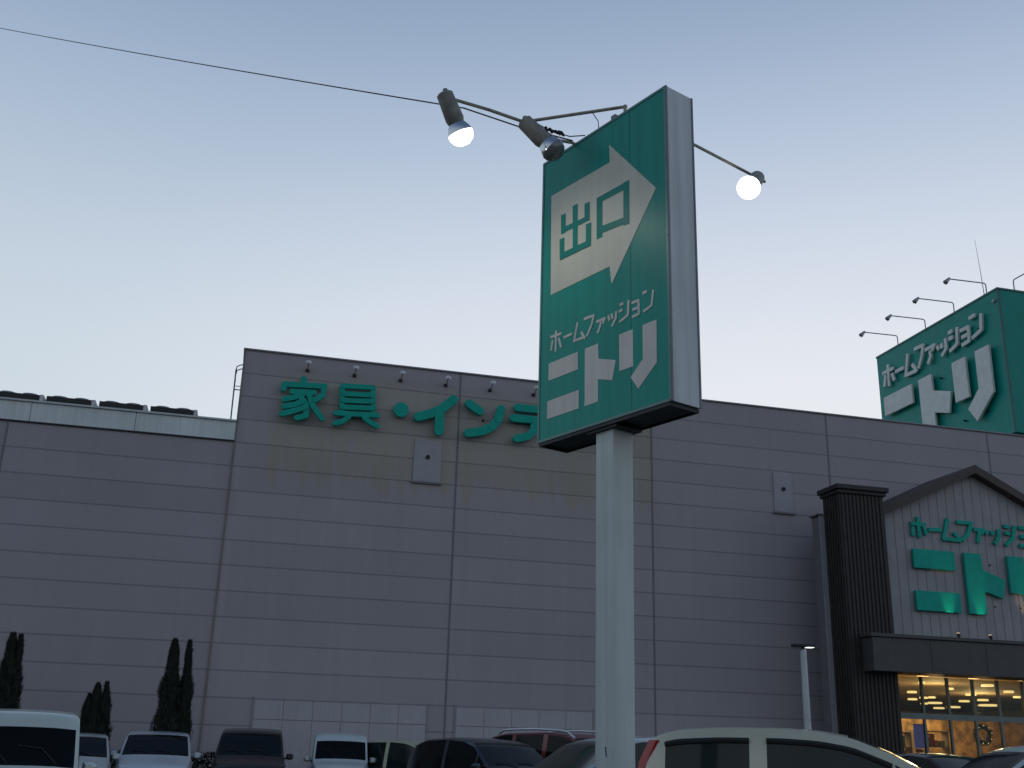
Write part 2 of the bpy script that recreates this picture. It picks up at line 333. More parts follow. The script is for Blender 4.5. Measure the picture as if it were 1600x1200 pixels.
# glazed front
FR = mat('shopfront_frame', (.16, .20, .20), .45, .4)
fr = MB(); gy = -2.3
for x in (12.40, 13.35, 14.3, 15.25, 16.2, 17.15, 18.1, 19.3): fr.box(x-.035, x+.035, gy-.05, gy+.05, .16, 3.94)
for a, b in zip((12.40, 13.35, 14.3, 15.25, 16.2, 17.15, 18.1), (13.35, 14.3, 15.25, 16.2, 17.15, 18.1, 19.3)): fr.box(a+.036, b-.036, gy-.05, gy+.05, 2.62, 2.80)
sf = fr.build('shopfront', FR, por)
MB().box(12.44, 19.26, gy-.004, gy+.004, .17, 3.93).build('glass', SHOPGLASS, sf)
MB().box(12.04, 12.36, -2.4, -.001, .17, 3.94).build('vestibule_wall', mat('vestibule_paint', (.12, .11, .09), .7), por)
MB().box(19.34, 19.7, -2.4, -.001, .17, 3.94).build('vestibule_wall', MATS['vestibule_paint'], por)
MB().box(12.37, 19.33, -2.24, -.001, 4.16, 4.2).build('vestibule_ceiling', MATS['vestibule_paint'], por)
# ------------------------------------------------------------------ things inside the shop window
CEIL = 4.56
for (s_, y_, r_) in [(17.83, 3.91, 0.25), (20.49, 7.88, 0.15), (24.39, 14.34, 0.23), (24.02, 10.88, 0.19), (20.15, 3.99, 0.21), (23.65, 7.75, 0.26), (27.28, 10.98, 0.23), (30.59, 14.5, 0.21), (28.45, 20.27, 0.26), (27.94, 18.52, 0.22), (28.0, 17.89, 0.19), (31.82, 23.05, 0.41), (31.89, 24.17, 0.21), (36.1, 28.69, 0.34), (35.78, 26.76, 0.4), (31.54, 20.0, 0.29), (31.42, 18.26, 0.29), (35.48, 23.06, 0.59), (22.22, 3.77, 0.19), (27.44, 14.18, 0.12), (27.62, 13.98, 0.12)]:
    l = MB().lathe([(0, r_), (.05, r_*1.02), (.09, r_*.9)], (0, 0, 0), (0, 0, 1), 20).build('ceiling_light', WARM)
    l.location = W(s_, -y_, CEIL-.095); tag(l, 'round warm ceiling lamp glowing inside the shop entrance', 'ceiling lamp', 'warm ceiling lamps inside the shop')
room_l = bpy.data.lights.new('room_glow', 'AREA'); room_l.energy = 2200; room_l.color = (1, .66, .32); room_l.size = 9
ro = bpy.data.objects.new('room_glow', room_l); link(ro); ro.location = W(16.5, -9, 4.35)
for i, (s_, y_) in enumerate(((13.6, .6), (16.2, .9), (18.6, 1.4), (22, 9), (28, 14))):  # added fill lights for the shelf fronts and room, apart from the lamp discs
    pl_ = bpy.data.lights.new('interior_fill_light', 'POINT'); pl_.energy = (18, 18, 18, 300, 400)[i]; pl_.color = (1, .64, .28); pl_.shadow_soft_size = .25
    po_ = bpy.data.objects.new('interior_fill_light', pl_); link(po_); po_.location = W(s_, -y_, 3.75)
def shelf_unit(name, label, s_, y_, w, h, cols, seed):
    random.seed(seed); t = thing(name, label, 'shelves', W(s_, -y_, .16), PHI)
    f = MB(); f.box(-w/2, -w/2+.04, 0, .45, 0, h); f.box(w/2-.04, w/2, 0, .45, 0, h)
    zs = [i*(h-.05)/4 for i in range(5)]
    for z in zs: f.box(-w/2+.041, w/2-.041, .01, .44, z, z+.035)
    f.build('shelf_frame', mat('shelf_wood', (.20, .13, .07), .6), t)
    for z in zs[:-1]:
        x = -w/2+.07
        while x < w/2-.25:
            ww = random.uniform(.12, .26); hh = random.uniform(.16, (h-.05)/4-.08)
            MB().box(x, x+ww, .05, .3, z+.036, z+.036+hh).build('boxed_goods', random.choice(cols), t); x += ww+.04
G = [mat('goods_%s' % k, c, .6) for k, c in dict(orange=(.45, .16, .04), cream=(.5, .42, .28), blue=(.08, .09, .3), red=(.3, .05, .03), olive=(.2, .18, .06)).items()]
shelf_unit('display_shelf', 'tall shelf of orange and cream goods inside left end of glass front', 13.1, 1.5, 1.0, 2.6, G[:2]+G[4:], 3)
shelf_unit('display_shelf', 'shelf of bluish goods inside the glass front behind the second pane', 14.4, 2.4, 1.1, 2.4, [G[2], G[2], G[1]], 5)
shelf_unit('display_shelf', 'shelf of brown and red goods inside the glass near the wreath', 16.0, 3.4, 1.4, 2.2, [G[0], G[3], G[4]], 8)
shelf_unit('display_shelf', 'wide shelf of mixed goods inside the glass at the frame edge', 18.0, 4.0, 1.5, 2.3, G, 9)
# wreath hung in the window
random.seed(4); wr = thing('window_wreath', 'round green wreath with small warm lights hung inside shop glass', 'wreath', W(15.62, 2.1, 2.22), PHI)
lf = MB()
for i in range(520):
    a = random.uniform(0, 2*math.pi); b_ = random.uniform(0, 2*math.pi); rr = .27+.075*math.cos(b_); p = Vector((rr*math.cos(a), .07*math.sin(b_), rr*math.sin(a)))
    d = Vector((random.uniform(-1, 1), random.uniform(-1, 1), random.uniform(-1, 1))).normalized()*.05; e = d.orthogonal().normalized()*.02
    lf.bm.faces.new([lf.bm.verts.new(p+q) for q in (-d, e, d, -e)])
lf.tube([(.27*math.cos(a*math.pi/12), 0, .27*math.sin(a*math.pi/12)) for a in range(25)], .03, 6)
lf.build('foliage', mat('wreath_leaf', (.03, .06, .02), .7), wr)
for i in range(9):
    a = i*2*math.pi/9+.2
    MB().lathe([(-.018, .004), (0, .02), (.018, .004)], (.28*math.cos(a), -.09, .28*math.sin(a)), (0, 0, 1), 8).build('fairy_light', mat('fairy_light', (.9, .7, .4), .5, emit=(1, .66, .3), es=1.1), wr)
# hanging banners, a faint glow put into the cloth colour
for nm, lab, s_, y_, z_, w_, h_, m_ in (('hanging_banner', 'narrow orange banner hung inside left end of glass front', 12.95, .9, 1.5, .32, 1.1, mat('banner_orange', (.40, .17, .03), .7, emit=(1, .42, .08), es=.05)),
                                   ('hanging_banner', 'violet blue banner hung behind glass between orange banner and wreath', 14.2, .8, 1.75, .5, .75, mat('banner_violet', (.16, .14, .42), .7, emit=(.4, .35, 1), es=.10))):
    b = MB().box(-w_/2, w_/2, -.008, .008, 0, h_).build('cloth', m_); t = thing(nm, lab, 'banner', W(s_, y_*-1+1.6, z_), PHI); b.parent = t
    MB().tube([(-w_/2-.03, 0, h_+.012), (w_/2+.03, 0, h_+.012)], .012, 6).build('rod', ALU, t)

# ------------------------------------------------------------------ lettering helpers
def stroke(mb, pts, w, to3, vec, dz=0., rnd=False):
    """one brush stroke as flat-topped solid; to3 maps (u,v) + lift to 3D"""
    k = dz
    V2 = [Vector(p) for p in pts]
    def poly(ps, lift): mb.prism([to3(p.x, p.y, lift) for p in ps], vec)
    n = len(V2)
    for i in range(n-1):
        a, b = V2[i], V2[i+1]; d = (b-a).normalized(); q = Vector((-d.y, d.x))*w/2
        a2 = a if i == 0 else a - d*w*.0; b2 = b if i == n-2 else b
        poly([a2+q, b2+q, b2-q, a2-q], k); k += STEP
    for i in range(0 if rnd else 1, n if rnd else n-1):
        poly([V2[i]+Vector((math.cos(t*math.pi/8), math.sin(t*math.pi/8)))*w/2*(.999) for t in range(16)], k); k += STEP
    return k
STEP = .0004
def rect(a, b, c, d): return [(a, b), (c, b), (c, d), (a, d)]
LOGO = dict(ni=[rect(.02, .685, .8, 1), rect(0, 0, .83, .32)],
            to=[[(.98, 1), (1.31, 1), (1.32, .73), (1.74, .59), (1.65, .275), (1.31, .38), (1.31, 0), (.98, 0)]],
            ri=[rect(1.82, .38, 2.14, 1), [(2.36, 1), (2.67, 1), (2.66, .3), (2.25, -.02), (2.08, .21), (2.355, .44)]])
DATA = {'arrow':[[-0.644,6.003],[0.118,5.991],[0.112,6.159],[0.648,5.525],[0.137,4.895],[0.116,5.056],[-0.629,5.057]],'deguchi':[[[-0.35,5.785],[-0.283,5.779],[-0.278,5.367],[-0.343,5.372]],[[-0.505,5.76],[-0.441,5.752],[-0.441,5.568],[-0.501,5.575]],[[-0.502,5.632],[-0.128,5.611],[-0.128,5.562],[-0.501,5.578]],[[-0.194,5.739],[-0.129,5.733],[-0.128,5.576],[-0.192,5.581]],[[-0.516,5.534],[-0.456,5.529],[-0.452,5.336],[-0.512,5.337]],[[-0.173,5.539],[-0.109,5.534],[-0.111,5.325],[-0.171,5.334]],[[-0.507,5.395],[-0.111,5.383],[-0.111,5.325],[-0.506,5.336]],[[-0.043,5.727],[0.031,5.725],[0.032,5.347],[-0.041,5.348]],[[0.282,5.73],[0.352,5.727],[0.348,5.339],[0.279,5.347]],[[-0.039,5.728],[0.348,5.725],[0.347,5.662],[-0.039,5.67]],[[-0.038,5.454],[0.345,5.414],[0.344,5.356],[-0.037,5.387]]],'py_txt':{'ho':[[[-0.622,4.673],[-0.478,4.666]],[[-0.548,4.71],[-0.551,4.525]],[[-0.592,4.64],[-0.608,4.55]],[[-0.512,4.634],[-0.479,4.542]]],'bar':[[[-0.449,4.62],[-0.344,4.622]]],'mu':[[[-0.274,4.7],[-0.314,4.55],[-0.187,4.547]],[[-0.227,4.601],[-0.177,4.533]]],'fu':[[[-0.195,4.703],[-0.074,4.697],[-0.099,4.625],[-0.157,4.543]]],'a':[[[-0.045,4.631],[0.058,4.631],[0.035,4.595]],[[0.014,4.613],[-0.0,4.572],[-0.028,4.53]]],'tsu':[[[0.097,4.643],[0.113,4.594]],[[0.136,4.645],[0.15,4.599]],[[0.19,4.65],[0.184,4.588],[0.14,4.538]]],'shi':[[[0.228,4.689],[0.272,4.688]],[[0.22,4.636],[0.263,4.638]],[[0.332,4.696],[0.322,4.575],[0.229,4.547]]],'yo':[[[0.363,4.661],[0.44,4.658],[0.443,4.547],[0.367,4.545]],[[0.373,4.602],[0.439,4.601]]],'n':[[[0.483,4.702],[0.532,4.701]],[[0.6,4.691],[0.58,4.571],[0.491,4.55]]]},'rf_txt':{'ho':[[[8.511,19.539],[7.582,19.539]],[[8.009,19.861],[8.052,18.742]],[[8.261,19.397],[8.441,18.837]],[[7.73,19.308],[7.587,18.883]]],'bar':[[[7.45,19.291],[6.768,19.275]]],'mu':[[[6.352,19.851],[6.654,18.836],[5.801,18.807]],[[6.091,19.216],[5.747,18.76]]],'fu':[[[5.826,19.882],[5.131,19.842],[5.331,19.293],[5.635,18.863]]],'a':[[[5.031,19.553],[4.309,19.556],[4.528,19.345]],[[4.671,19.397],[4.65,19.111],[4.891,18.822]]],'tsu':[[[4.118,19.448],[4.047,19.218]],[[3.828,19.453],[3.786,19.207]],[[3.496,19.579],[3.519,19.095],[3.861,18.851]]],'shi':[[[3.265,19.756],[2.966,19.764]],[[3.274,19.458],[2.97,19.455]],[[2.626,19.808],[2.741,19.031],[3.292,18.867]]],'yo':[[[2.464,19.558],[1.897,19.531],[1.93,18.895],[2.45,18.861]],[[2.39,19.213],[1.914,19.207]]],'n':[[[1.789,19.895],[1.378,19.905]],[[0.998,19.818],[1.103,19.087],[1.712,18.931]]]},'pt_txt':{'ho':[[[13.314,8.906],[13.898,8.917]],[[13.613,9.162],[13.619,8.458]],[[13.393,8.809],[13.368,8.498]],[[13.802,8.858],[13.897,8.555]]],'bar':[[[13.997,8.752],[14.488,8.772]]],'mu':[[[14.781,9.184],[14.54,8.482],[15.238,8.465]],[[14.955,8.731],[15.199,8.462]]],'fu':[[[15.119,9.099],[15.696,9.102],[15.515,8.711],[15.258,8.466]]],'a':[[[15.77,8.898],[16.161,8.893],[16.03,8.75]],[[15.988,8.852],[15.878,8.443]]],'tsu':[[[16.252,8.907],[16.291,8.752]],[[16.473,8.906],[16.52,8.752]],[[16.743,8.962],[16.743,8.733],[16.549,8.432]]],'shi':[[[16.985,9.104],[17.206,9.086]],[[16.994,8.875],[17.191,8.837]],[[17.418,9.137],[17.289,8.669],[16.971,8.428]]],'yo':[[[17.575,9.096],[18.066,9.088],[18.098,8.482],[17.543,8.459]],[[17.59,8.779],[18.082,8.781]]],'n':[[[18.355,9.085],[18.571,9.012]],[[19.032,9.173],[18.87,8.68],[18.461,8.438]]]},'kanji':{'ie':[[[-7.011,12.514],[-6.971,12.323]],[[-7.608,12.251],[-6.322,12.321]],[[-7.608,12.251],[-7.62,12.085]],[[-6.322,12.321],[-6.35,12.152]],[[-7.335,12.018],[-6.638,12.054]],[[-6.942,11.996],[-7.208,11.848],[-7.558,11.735]],[[-7.041,11.851],[-6.838,11.621],[-6.833,11.251],[-7.115,11.148]],[[-6.973,11.725],[-7.211,11.58],[-7.548,11.485]],[[-6.885,11.527],[-7.192,11.376],[-7.593,11.23]],[[-6.798,11.953],[-6.622,11.555],[-6.326,11.201]],[[-6.363,11.971],[-6.587,11.797]]],'gu':[[[-5.759,12.399],[-5.708,11.578]],[[-4.756,12.452],[-4.699,11.64]],[[-5.759,12.399],[-4.756,12.452]],[[-5.681,12.13],[-4.766,12.183]],[[-5.663,11.903],[-4.75,11.96]],[[-5.715,11.667],[-4.705,11.73]],[[-5.91,11.446],[-4.545,11.506]],[[-5.478,11.364],[-5.662,11.181],[-5.895,11.098]],[[-4.966,11.372],[-4.785,11.242],[-4.534,11.134]]],'dot':[[[-3.788,11.797],[-3.782,11.792]]],'i':[[[-2.056,12.335],[-2.426,11.972],[-2.801,11.764],[-3.205,11.615]],[[-2.502,11.826],[-2.49,11.19]]],'n':[[[-1.511,12.255],[-1.139,12.032]],[[-0.414,12.171],[-0.494,11.822],[-0.697,11.524],[-1.022,11.338],[-1.512,11.228]]],'te':[[[0.15,12.294],[1.065,12.297]],[[0.023,11.907],[1.446,11.93]],[[0.793,11.894],[0.74,11.516],[0.53,11.31],[0.15,11.195]]],'ri':[[[1.817,12.314],[1.824,11.75]],[[2.64,12.338],[2.627,11.832],[2.455,11.502],[2.08,11.278]]],'a':[[[3.151,12.36],[4.378,12.393],[4.116,12.111],[3.922,11.964]],[[3.729,12.071],[3.663,11.622],[3.343,11.308]]]}}

# ------------------------------------------------------------------ raised wall letters above the bays
ws = thing('wall_sign', 'raised green lettering naming furniture along the tall wall, small white floodlights above it', 'sign', WO, PHI)
STEP = .003
wid = dict(ie=.178, gu=.165, dot=.50, i=.30, n=.285, te=.26, ri=.28, a=.28)
for k, strokes in DATA['kanji'].items():
    mb = MB(); lift = 0.
    for s_ in strokes: lift = stroke(mb, s_, wid[k], lambda u, v, l: (u, -.13-l, v), (0, -.12, 0), lift, rnd=True)
    mb.build('letter', GREEN_L, ws)
    xs = [p[0] for s_ in strokes for p in s_]; zs = [p[1] for s_ in strokes for p in s_]
    MB().box(sum(xs)/len(xs)-.03, sum(xs)/len(xs)+.03, -.1298, -.003, sum(zs)/len(zs)-.028, sum(zs)/len(zs)+.028).build('bracket', DARKM, ws)
# floodlights over the letters
fl0 = None
ords = ['far left floodlight', 'second floodlight', 'third floodlight', 'fourth floodlight', 'fifth floodlight', 'sixth floodlight']
LAB = ['small white floodlight on tall wall above the left part of the first green letter', 'small white floodlight on tall wall above the second green letter',
       'small white floodlight on tall wall above the round green dot', 'small white floodlight on tall wall above the slanting third green letter',
       'small white floodlight on tall wall above the fourth green letter, right of a vertical joint', 'small white floodlight on tall wall at the edge of the pylon sign',
       'small white floodlight on tall wall behind the pylon sign, nearer its left edge', 'small white floodlight on tall wall behind the pylon sign, nearer its right edge']
for i in range(8):
    s_ = -6.91+i*1.535
    if fl0 is None:
        fl0 = thing('floodlight', '', 'floodlight', group='floodlights over the wall letters')
        MB().box(-.06, .06, -.06, -.002, -.05, .05).build('base_box', DARKM, fl0, bevel=.01)
        MB().tube([(0, -.05, 0), (0, -.3, .05), (0, -.46, .12)], .016, 8).build('arm', GALV, fl0)
        MB().lathe([(0, .04), (.03, .09), (.08, .11)], (0, -.46, .20), (0, .35, -.95), 18).build('lamp_head', mat('lamp_head_white', (.62, .62, .62), .4), fl0, smooth=True)
        MB().lathe([(0, .10), (.012, .10)], (0, -.431, .123), (0, .35, -.95), 18).build('lens', mat('lens_pale', (.85, .86, .88), .3), fl0)
        t = fl0
    else: t = copy_tree(fl0)
    t.location = W(s_, 0, 12.87); t.rotation_euler.z = PHI; t['label'] = LAB[i]

# ------------------------------------------------------------------ portico lettering
ps = thing('entrance_sign', 'green raised shop lettering in two lines on the grey gable', 'sign', WO, PHI)
for k, polys in LOGO.items():
    mb = MB()
    for pl_ in polys: mb.prism([(13.22+2.03*x, GY-.16, 6.02+2.03*y) for x, y in pl_], (0, .10, 0))
    mb.build('letter', GREEN_L, ps, bevel=.012)
for k, strokes in DATA['pt_txt'].items():
    mb = MB(); lift = 0.
    for s_ in strokes: lift = stroke(mb, s_, .125, lambda u, v, l: (u, GY-.10-l, v), (0, .07, 0), lift)
    mb.build('letter', GREEN_L, ps)
bk = MB()
for x in (13.6, 14.6, 15.5, 16.3, 17.3, 18.2):
    bk.box(x-.02, x+.02, GY-.0601, GY-.013, 6.3, 6.34); bk.box(x-.02, x+.02, GY-.0601, GY-.013, 7.7, 7.74)
bk.build('standoff', DARKM, ps)
# small uplights standing on the canopy
first = None
for i, (x, lab) in enumerate(((14.42, 'small dark spotlight on the canopy under the first big green letter'), (15.62, 'small dark spotlight on the canopy under the second big green letter'), (17.45, 'small dark spotlight on the canopy under the third big green letter'))):
    t = thing('uplight', lab, 'spotlight', W(x, 3.0, 5.09), PHI, 'uplights on the entrance canopy')
    MB().box(-.06, .06, -.06, .06, 0, .03).tube([(0, 0, .03), (0, 0, .09)], .015, 8).build('foot', DARKM, t)
    MB().lathe([(0, .035), (.03, .05), (.12, .06)], (0, -.02, .09), (0, .2, 1), 14).build('lamp_body', DARKM, t)
    MB().lathe([(0, .05), (.008, .05)], (0, .006, .213), (0, .2, 1), 14).build('lens', mat('uplight_lens', (.9, .8, .6), .3, emit=(1, .7, .4), es=1.5), t)
    ld = bpy.data.lights.new('uplight_beam', 'SPOT'); ld.energy = 55; ld.color = (1, .66, .40); ld.spot_size = R(34); ld.spot_blend = 1; ld.shadow_soft_size = .04
    lo = bpy.data.objects.new('uplight_beam', ld); link(lo, t); lo.location = (0, 0, .24)
    lo.rotation_euler = Vector((0, -.40, -1.3)).to_track_quat('Z', 'Y').to_euler()

# ------------------------------------------------------------------ roof sign
cor = Vector((20.688, 41.644, 20.572)); RZ0 = 14.206; RZ1 = cor.z; LF = 9.11
rs = thing('rooftop_sign', 'huge two sided green box sign with white lettering standing on the roof', 'sign', (cor.x, cor.y, 0), PHI)
MB().box(0, 9.4, 0, LF, RZ0, RZ1).build('sign_box', GREEN, rs)
tr = MB(); tr.box(-.03, 9.43, -.03, LF+.03, RZ1+.002, RZ1+.09); tr.build('top_cap', mat('cap_green', (.01, .10, .09), .4), rs)
MB().box(-.012, -.002, -.012, .05, RZ0, RZ1).box(-.012, .05, -.024, -.013, RZ0, RZ1).build('corner_strip', mat('cap_green', (.01, .10, .09), .4), rs)
LH = 3.02
for k, polys in LOGO.items():
    mb = MB()
    for pl_ in polys: mb.prism([(-.27, 8.50-.975*LH*x, 15.22+LH*y) for x, y in pl_], (.12, 0, 0))
    mb.build('letter', WHITE_L, rs, bevel=.02)
for k, strokes in DATA['rf_txt'].items():
    mb = MB(); lift = 0.
    for s_ in strokes: lift = stroke(mb, s_, .175, lambda u, v, l: (-.17-l, u, v), (.09, 0, 0), lift)
    mb.build('letter', WHITE_L, rs)
so = MB()
for y in (8.2, 7, 5.4, 4.2, 2.9, 1.4):
    for z in (15.5, 17.9, 19.3): so.box(-.16, -.0001, y-.03, y+.03, z-.03, z+.03) if z < 19 else so.box(-.085, -.0001, y-.02, y+.02, z-.02, z+.02)
so.build('standoff', DARKM, rs)
lg = MB()
for x in (.6, 4.6, 8.8):
    for y in (.6, 4.6, 8.5): lg.box(x-.12, x+.12, y-.12, y+.12, 12.75, RZ0-.001)
for y in (.6, 4.6, 8.5): lg.box(.72, 8.68, y-.08, y+.08, RZ0-.35, RZ0-.18)
lg.build('support_frame', DARKM, rs)
sp = None
RL = ['white cranked lamp arm at the low far left end of the rooftop sign top', 'cranked lamp arm second from the left along the rooftop sign top',
      'cranked lamp arm third from the left along the rooftop sign top', 'cranked lamp arm beside the antenna on the rooftop sign top']
def roof_lamp(lab):
    t = thing('sign_lamp', lab, 'lamp', group='lamp arms along the rooftop sign')
    MB().tube([(0, 0, 0), (0, 0, .44), (-.06, 0, .5), (-.3, 0, .50), (-1.86, 0, .46)], .026, 8).build('arm', mat('arm_grey', (.30, .31, .31), .5, .4), t)
    MB().lathe([(0, .05), (.1, .07), (.34, .11)], (-1.80, 0, .50), (-.75, 0, -.75), 12).build('lamp_shade', mat('shade_grey', (.34, .345, .35), .5, .3), t, smooth=True)
    MB().lathe([(0, .09), (.03, .06)], (-2.04, 0, .26), (-.75, 0, -.75), 12).build('bulb', BULBOFF, t)
    return t
for i, y in enumerate((7.33, 5.10, 2.96, .73)):
    if sp is None: sp = t = roof_lamp(RL[0])
    else: t = copy_tree(sp)
    t.location = Vector((cor.x, cor.y, RZ1+.09)) + BN*y + DR*.06; t.rotation_euler.z = PHI; t['label'] = RL[i]
t = copy_tree(sp); t.location = Vector((cor.x, cor.y, RZ1+.09)) + DR*.93 + BN*.06; t.rotation_euler.z = PHI+R(90); t['label'] = 'cranked lamp arm over the plain right face of the rooftop sign'
t = copy_tree(sp); t.location = Vector((cor.x, cor.y, RZ1+.09)) + DR*3.2 + BN*(LF-.06); t.rotation_euler.z = PHI-R(90); t.scale = (.8, .8, .8); t['label'] = 'faint cranked lamp arm on the back edge of the rooftop sign'
an = thing('antenna', 'thin tall whip antenna standing on the rooftop sign', 'antenna', Vector((cor.x, cor.y, RZ1+.09)) + BN*1.0 + DR*.15)
MB().tube([(0, 0, 0), (-.04, 0, 1.2), (-.12, 0, 2.75)], [.018, .012, .006], 6).build('rod', GALV, an); MB().lathe([(0, .06), (.12, .03)], (0, 0, 0), (0, 0, 1), 10).build('base', DARKM, an)
# small round fitting near the sign's top corner
MB().lathe([(0, .09), (.08, .07)], (-.02, .25, RZ1-.45), (-1, 0, 0), 12).build('corner_fitting', mat('fitting_pale', (.35, .45, .42), .4), rs)
ru = thing('roof_unit', 'grey rounded ventilator on the roof under the corner of the rooftop sign', 'ventilator', Vector((cor.x, cor.y, 12.75)) + DR*1.1 - BN*.9, PHI)
MB().lathe([(0, .45), (1.15, .45), (1.2, .62), (1.45, .6), (1.6, .35)], (0, 0, 0), (0, 0, 1), 20).build('cowl', mat('cowl_grey', (.2, .21, .2), .5, .3), ru, smooth=True)

# ------------------------------------------------------------------ rooftop fan units on the low roof
acs = None
AL = ['dark two fan air unit on low roof, cut by the left frame edge', 'dark two fan air unit on low roof, second from the left', 'dark two fan air unit on low roof, third from the left', 'dark two fan air unit on low roof, nearest the tall wall']
for i, x0 in enumerate((-16.46, -14.90, -13.31, -11.73)):
    if acs is None:
        acs = t = thing('air_conditioner', AL[0], 'air unit', group='fan units on the low roof')
        MB().box(0, 1.36, 0, .75, .12, 1.43).build('coil_body', mat('coil_dark', (.018, .020, .022), .5, .3), t)
        gr = MB()
        for k in range(16): gr.box(.05, 1.31, -.012, -.001, .2+k*.075, .222+k*.075)
        gr.build('coil_grille', mat('grille_dark', (.035, .038, .04), .5), t)
        MB().box(1.361, 1.47, -.02, .77, .12, 1.44).build('end_panel', mat('ac_panel', (.55, .57, .56), .5), t)
        MB().box(0, 1.47, 0, .75, 0, .1).build('base_frame', GALV, t)
        for cx in (.35, 1.02): MB().lathe([(0, .33), (.03, .33), (.075, .26), (.10, .14), (.108, .02)], (cx, .37, 1.431), (0, 0, 1), 20).build('fan_guard', mat('fan_grey', (.27, .29, .30), .6), t, smooth=True)
    else: t = copy_tree(acs)
    t.location = W(x0, -1.5, 10.16); t.rotation_euler.z = PHI; t['label'] = AL[i]

# ladder on the end of the tall block
la = thing('roof_ladder', 'thin metal ladder rising from low roof up the end of the tall wall', 'ladder', WO, PHI)
for y in (.0, .42):
    MB().tube([(-9.14, y+.3, 10.0), (-9.17, y+.3, 12.72), (-9.14, y+.3, 12.86), (-9.0, y+.3, 12.93), (-8.96, y+.3, 12.93)], .020, 6).build('rail', GALV, la)
rg = MB()
for k in range(9): rg.tube([(-9.15, .3, 10.35+k*.3), (-9.15, .72, 10.35+k*.3)], .012, 6)
rg.build('rungs', GALV, la)
MB().tube([(-9.17, .28, 12.06), (-8.955, .28, 12.06)], .018, 6).tube([(-9.17, .28, 12.18), (-8.955, .28, 12.18)], .012, 6).build('wall_bracket', GALV, la)

# ------------------------------------------------------------------ pylon sign (local -y = front face)
PC = Vector((.795, 7.822, 0)); PA = -R(53.8)
py = thing('pylon_sign', 'tall green exit sign box with arrow on a pale square pole', 'sign', PC, PA)
RT = Vector((math.cos(PA), math.sin(PA), 0)); PB = Vector((-math.sin(PA), math.cos(PA), 0))
HW, HD, Z0, Z1 = .77, .145, 3.785, 6.38
MB().box(-HW+.02, HW-.02, -HD+.012, HD-.012, Z0+.02, Z1-.02).build('light_box', DARKM, py)
sd = MB(); sd.box(HW-.0195, HW, -HD, HD, Z0, Z1); sd.box(-HW, -HW+.0195, -HD, HD, Z0, Z1); sd.box(-HW+.02, HW-.02, -HD, HD, Z1-.0195, Z1)
sd.build('side_panel', CASE, py, bevel=.003)
ed = MB()
for s_ in (-1, 1): ed.box(HW-.0005, HW+.006, s_*HD-.012 if s_ > 0 else -HD-.004, s_*HD+.004 if s_ > 0 else -HD+.012, Z0, Z1)
ed.build('edge_trim', mat('edge_dark', (.16, .18, .20), .5, .3), py)
MB().box(-HW+.02, HW-.02, -HD+.01, HD-.01, Z0-.004, Z0+.0195).build('bottom_panel', mat('under_dark', (.05, .062, .062), .7), py)
bf = MB()
for s_ in (-1, 1): bf.box(-HW+.02, HW-.02, s_*(HD-.004)-.006, s_*(HD-.004)+.006, Z0-.03, Z0-.0045)
for x in (-HW+.03, HW-.03): bf.box(x-.008, x+.008, -HD+.006, HD-.006, Z0-.03, Z0-.0045)
bf.build('bottom_frame', DARKM, py)
fp = MB().box(-HW+.022, HW-.022, -HD-.0005, -HD+.011, Z0+.022, Z1-.022); face = fp.build('front_face', GREEN, py)
MB().box(.352, .356, -HD-.0022, -HD-.0006, Z0+.022, Z1-.022).build('panel_joint', mat('joint_green', (.002, .10, .085), .5), face)
for z_ in (Z0+.01, Z0+.65, Z0+1.3, Z0+1.95, Z1-.01):
    for x_ in (-HW+.01, HW-.012): MB().lathe([(0, .006), (.003, .005)], (x_, -HD-.006, z_), (0, -1, 0), 8).build('screw', GALV, face)
MB().box(-HW+.022, HW-.022, HD-.011, HD+.0005, Z0+.022, Z1-.022).build('back_face', GREEN, py)
fm = MB()
y0, y1 = -HD-.006, -HD-.0002
fm.box(-HW, -HW+.021, y0, y1, Z0, Z1); fm.box(HW-.021, HW-.0003, y0, y1, Z0, Z1); fm.box(-HW+.0212, HW-.0212, y0, y1, Z0, Z0+.021); fm.box(-HW+.0212, HW-.0212, y0, y1, Z1-.021, Z1)
fm.build('face_frame', mat('frame_green_grey', (.10, .20, .19), .4, .3), py)
STEP = .0004
def pf(u, v, l=0.): return (u, -HD-.0035-l, v)
MB().prism([pf(u, v) for u, v in DATA['arrow']], (0, .0025, 0)).build('arrow', BEIGE_P, py)
for grp in (DATA['deguchi'][:7], DATA['deguchi'][7:]):
    mb = MB(); l = .0008
    for q in grp: mb.prism([pf(u, v, l) for u, v in q], (0, .0006, 0)); l += .0006
    mb.build('letter', mat('letter_teal', (.003, .22, .18), .4, spec=.2, var=.06), py)
for k, polys in LOGO.items():
    mb = MB()
    for pl_ in polys: mb.prism([pf(-.648+.4785*x, 3.966+.4785*y) for x, y in pl_], (0, .0025, 0))
    mb.build('letter', WHITE_P, py)
for k, strokes in DATA['py_txt'].items():
    mb = MB(); l = 0.
    for s_ in strokes: l = stroke(mb, s_, .0235, pf, (0, .002, 0), l)
    mb.build('letter', WHITE_P, py)
# pole with flange
pl = MB().box(-.1, .1, -.1, .1, .02, Z0-.035).build('pole', POLE, py, bevel=.008)
MB().box(-.17, .17, -.132, .132, Z0-.05, Z0-.031).build('top_flange', DARKM, py)
MB().box(-.2, .2, -.2, .2, 0, .02).build('base_plate', GALV, pl)
MB().tube([(.022, -.1015, 1.395), (.018, -.1015, 1.43), (.014, -.1015, 1.46)], .004, 6).build('scratch', BLACK, pl)
MB().lathe([(0, .012), (.03, .012)], (-.135, -.05, Z0-.14), (1, 0, 0), 8).build('conduit_clip', DARKM, pl)
MB().box(-.125, -.1005, .02, .06, Z0-.17, Z0-.12).build('junction_box', mat('jbox_teal', (.02, .08, .09), .5), pl)
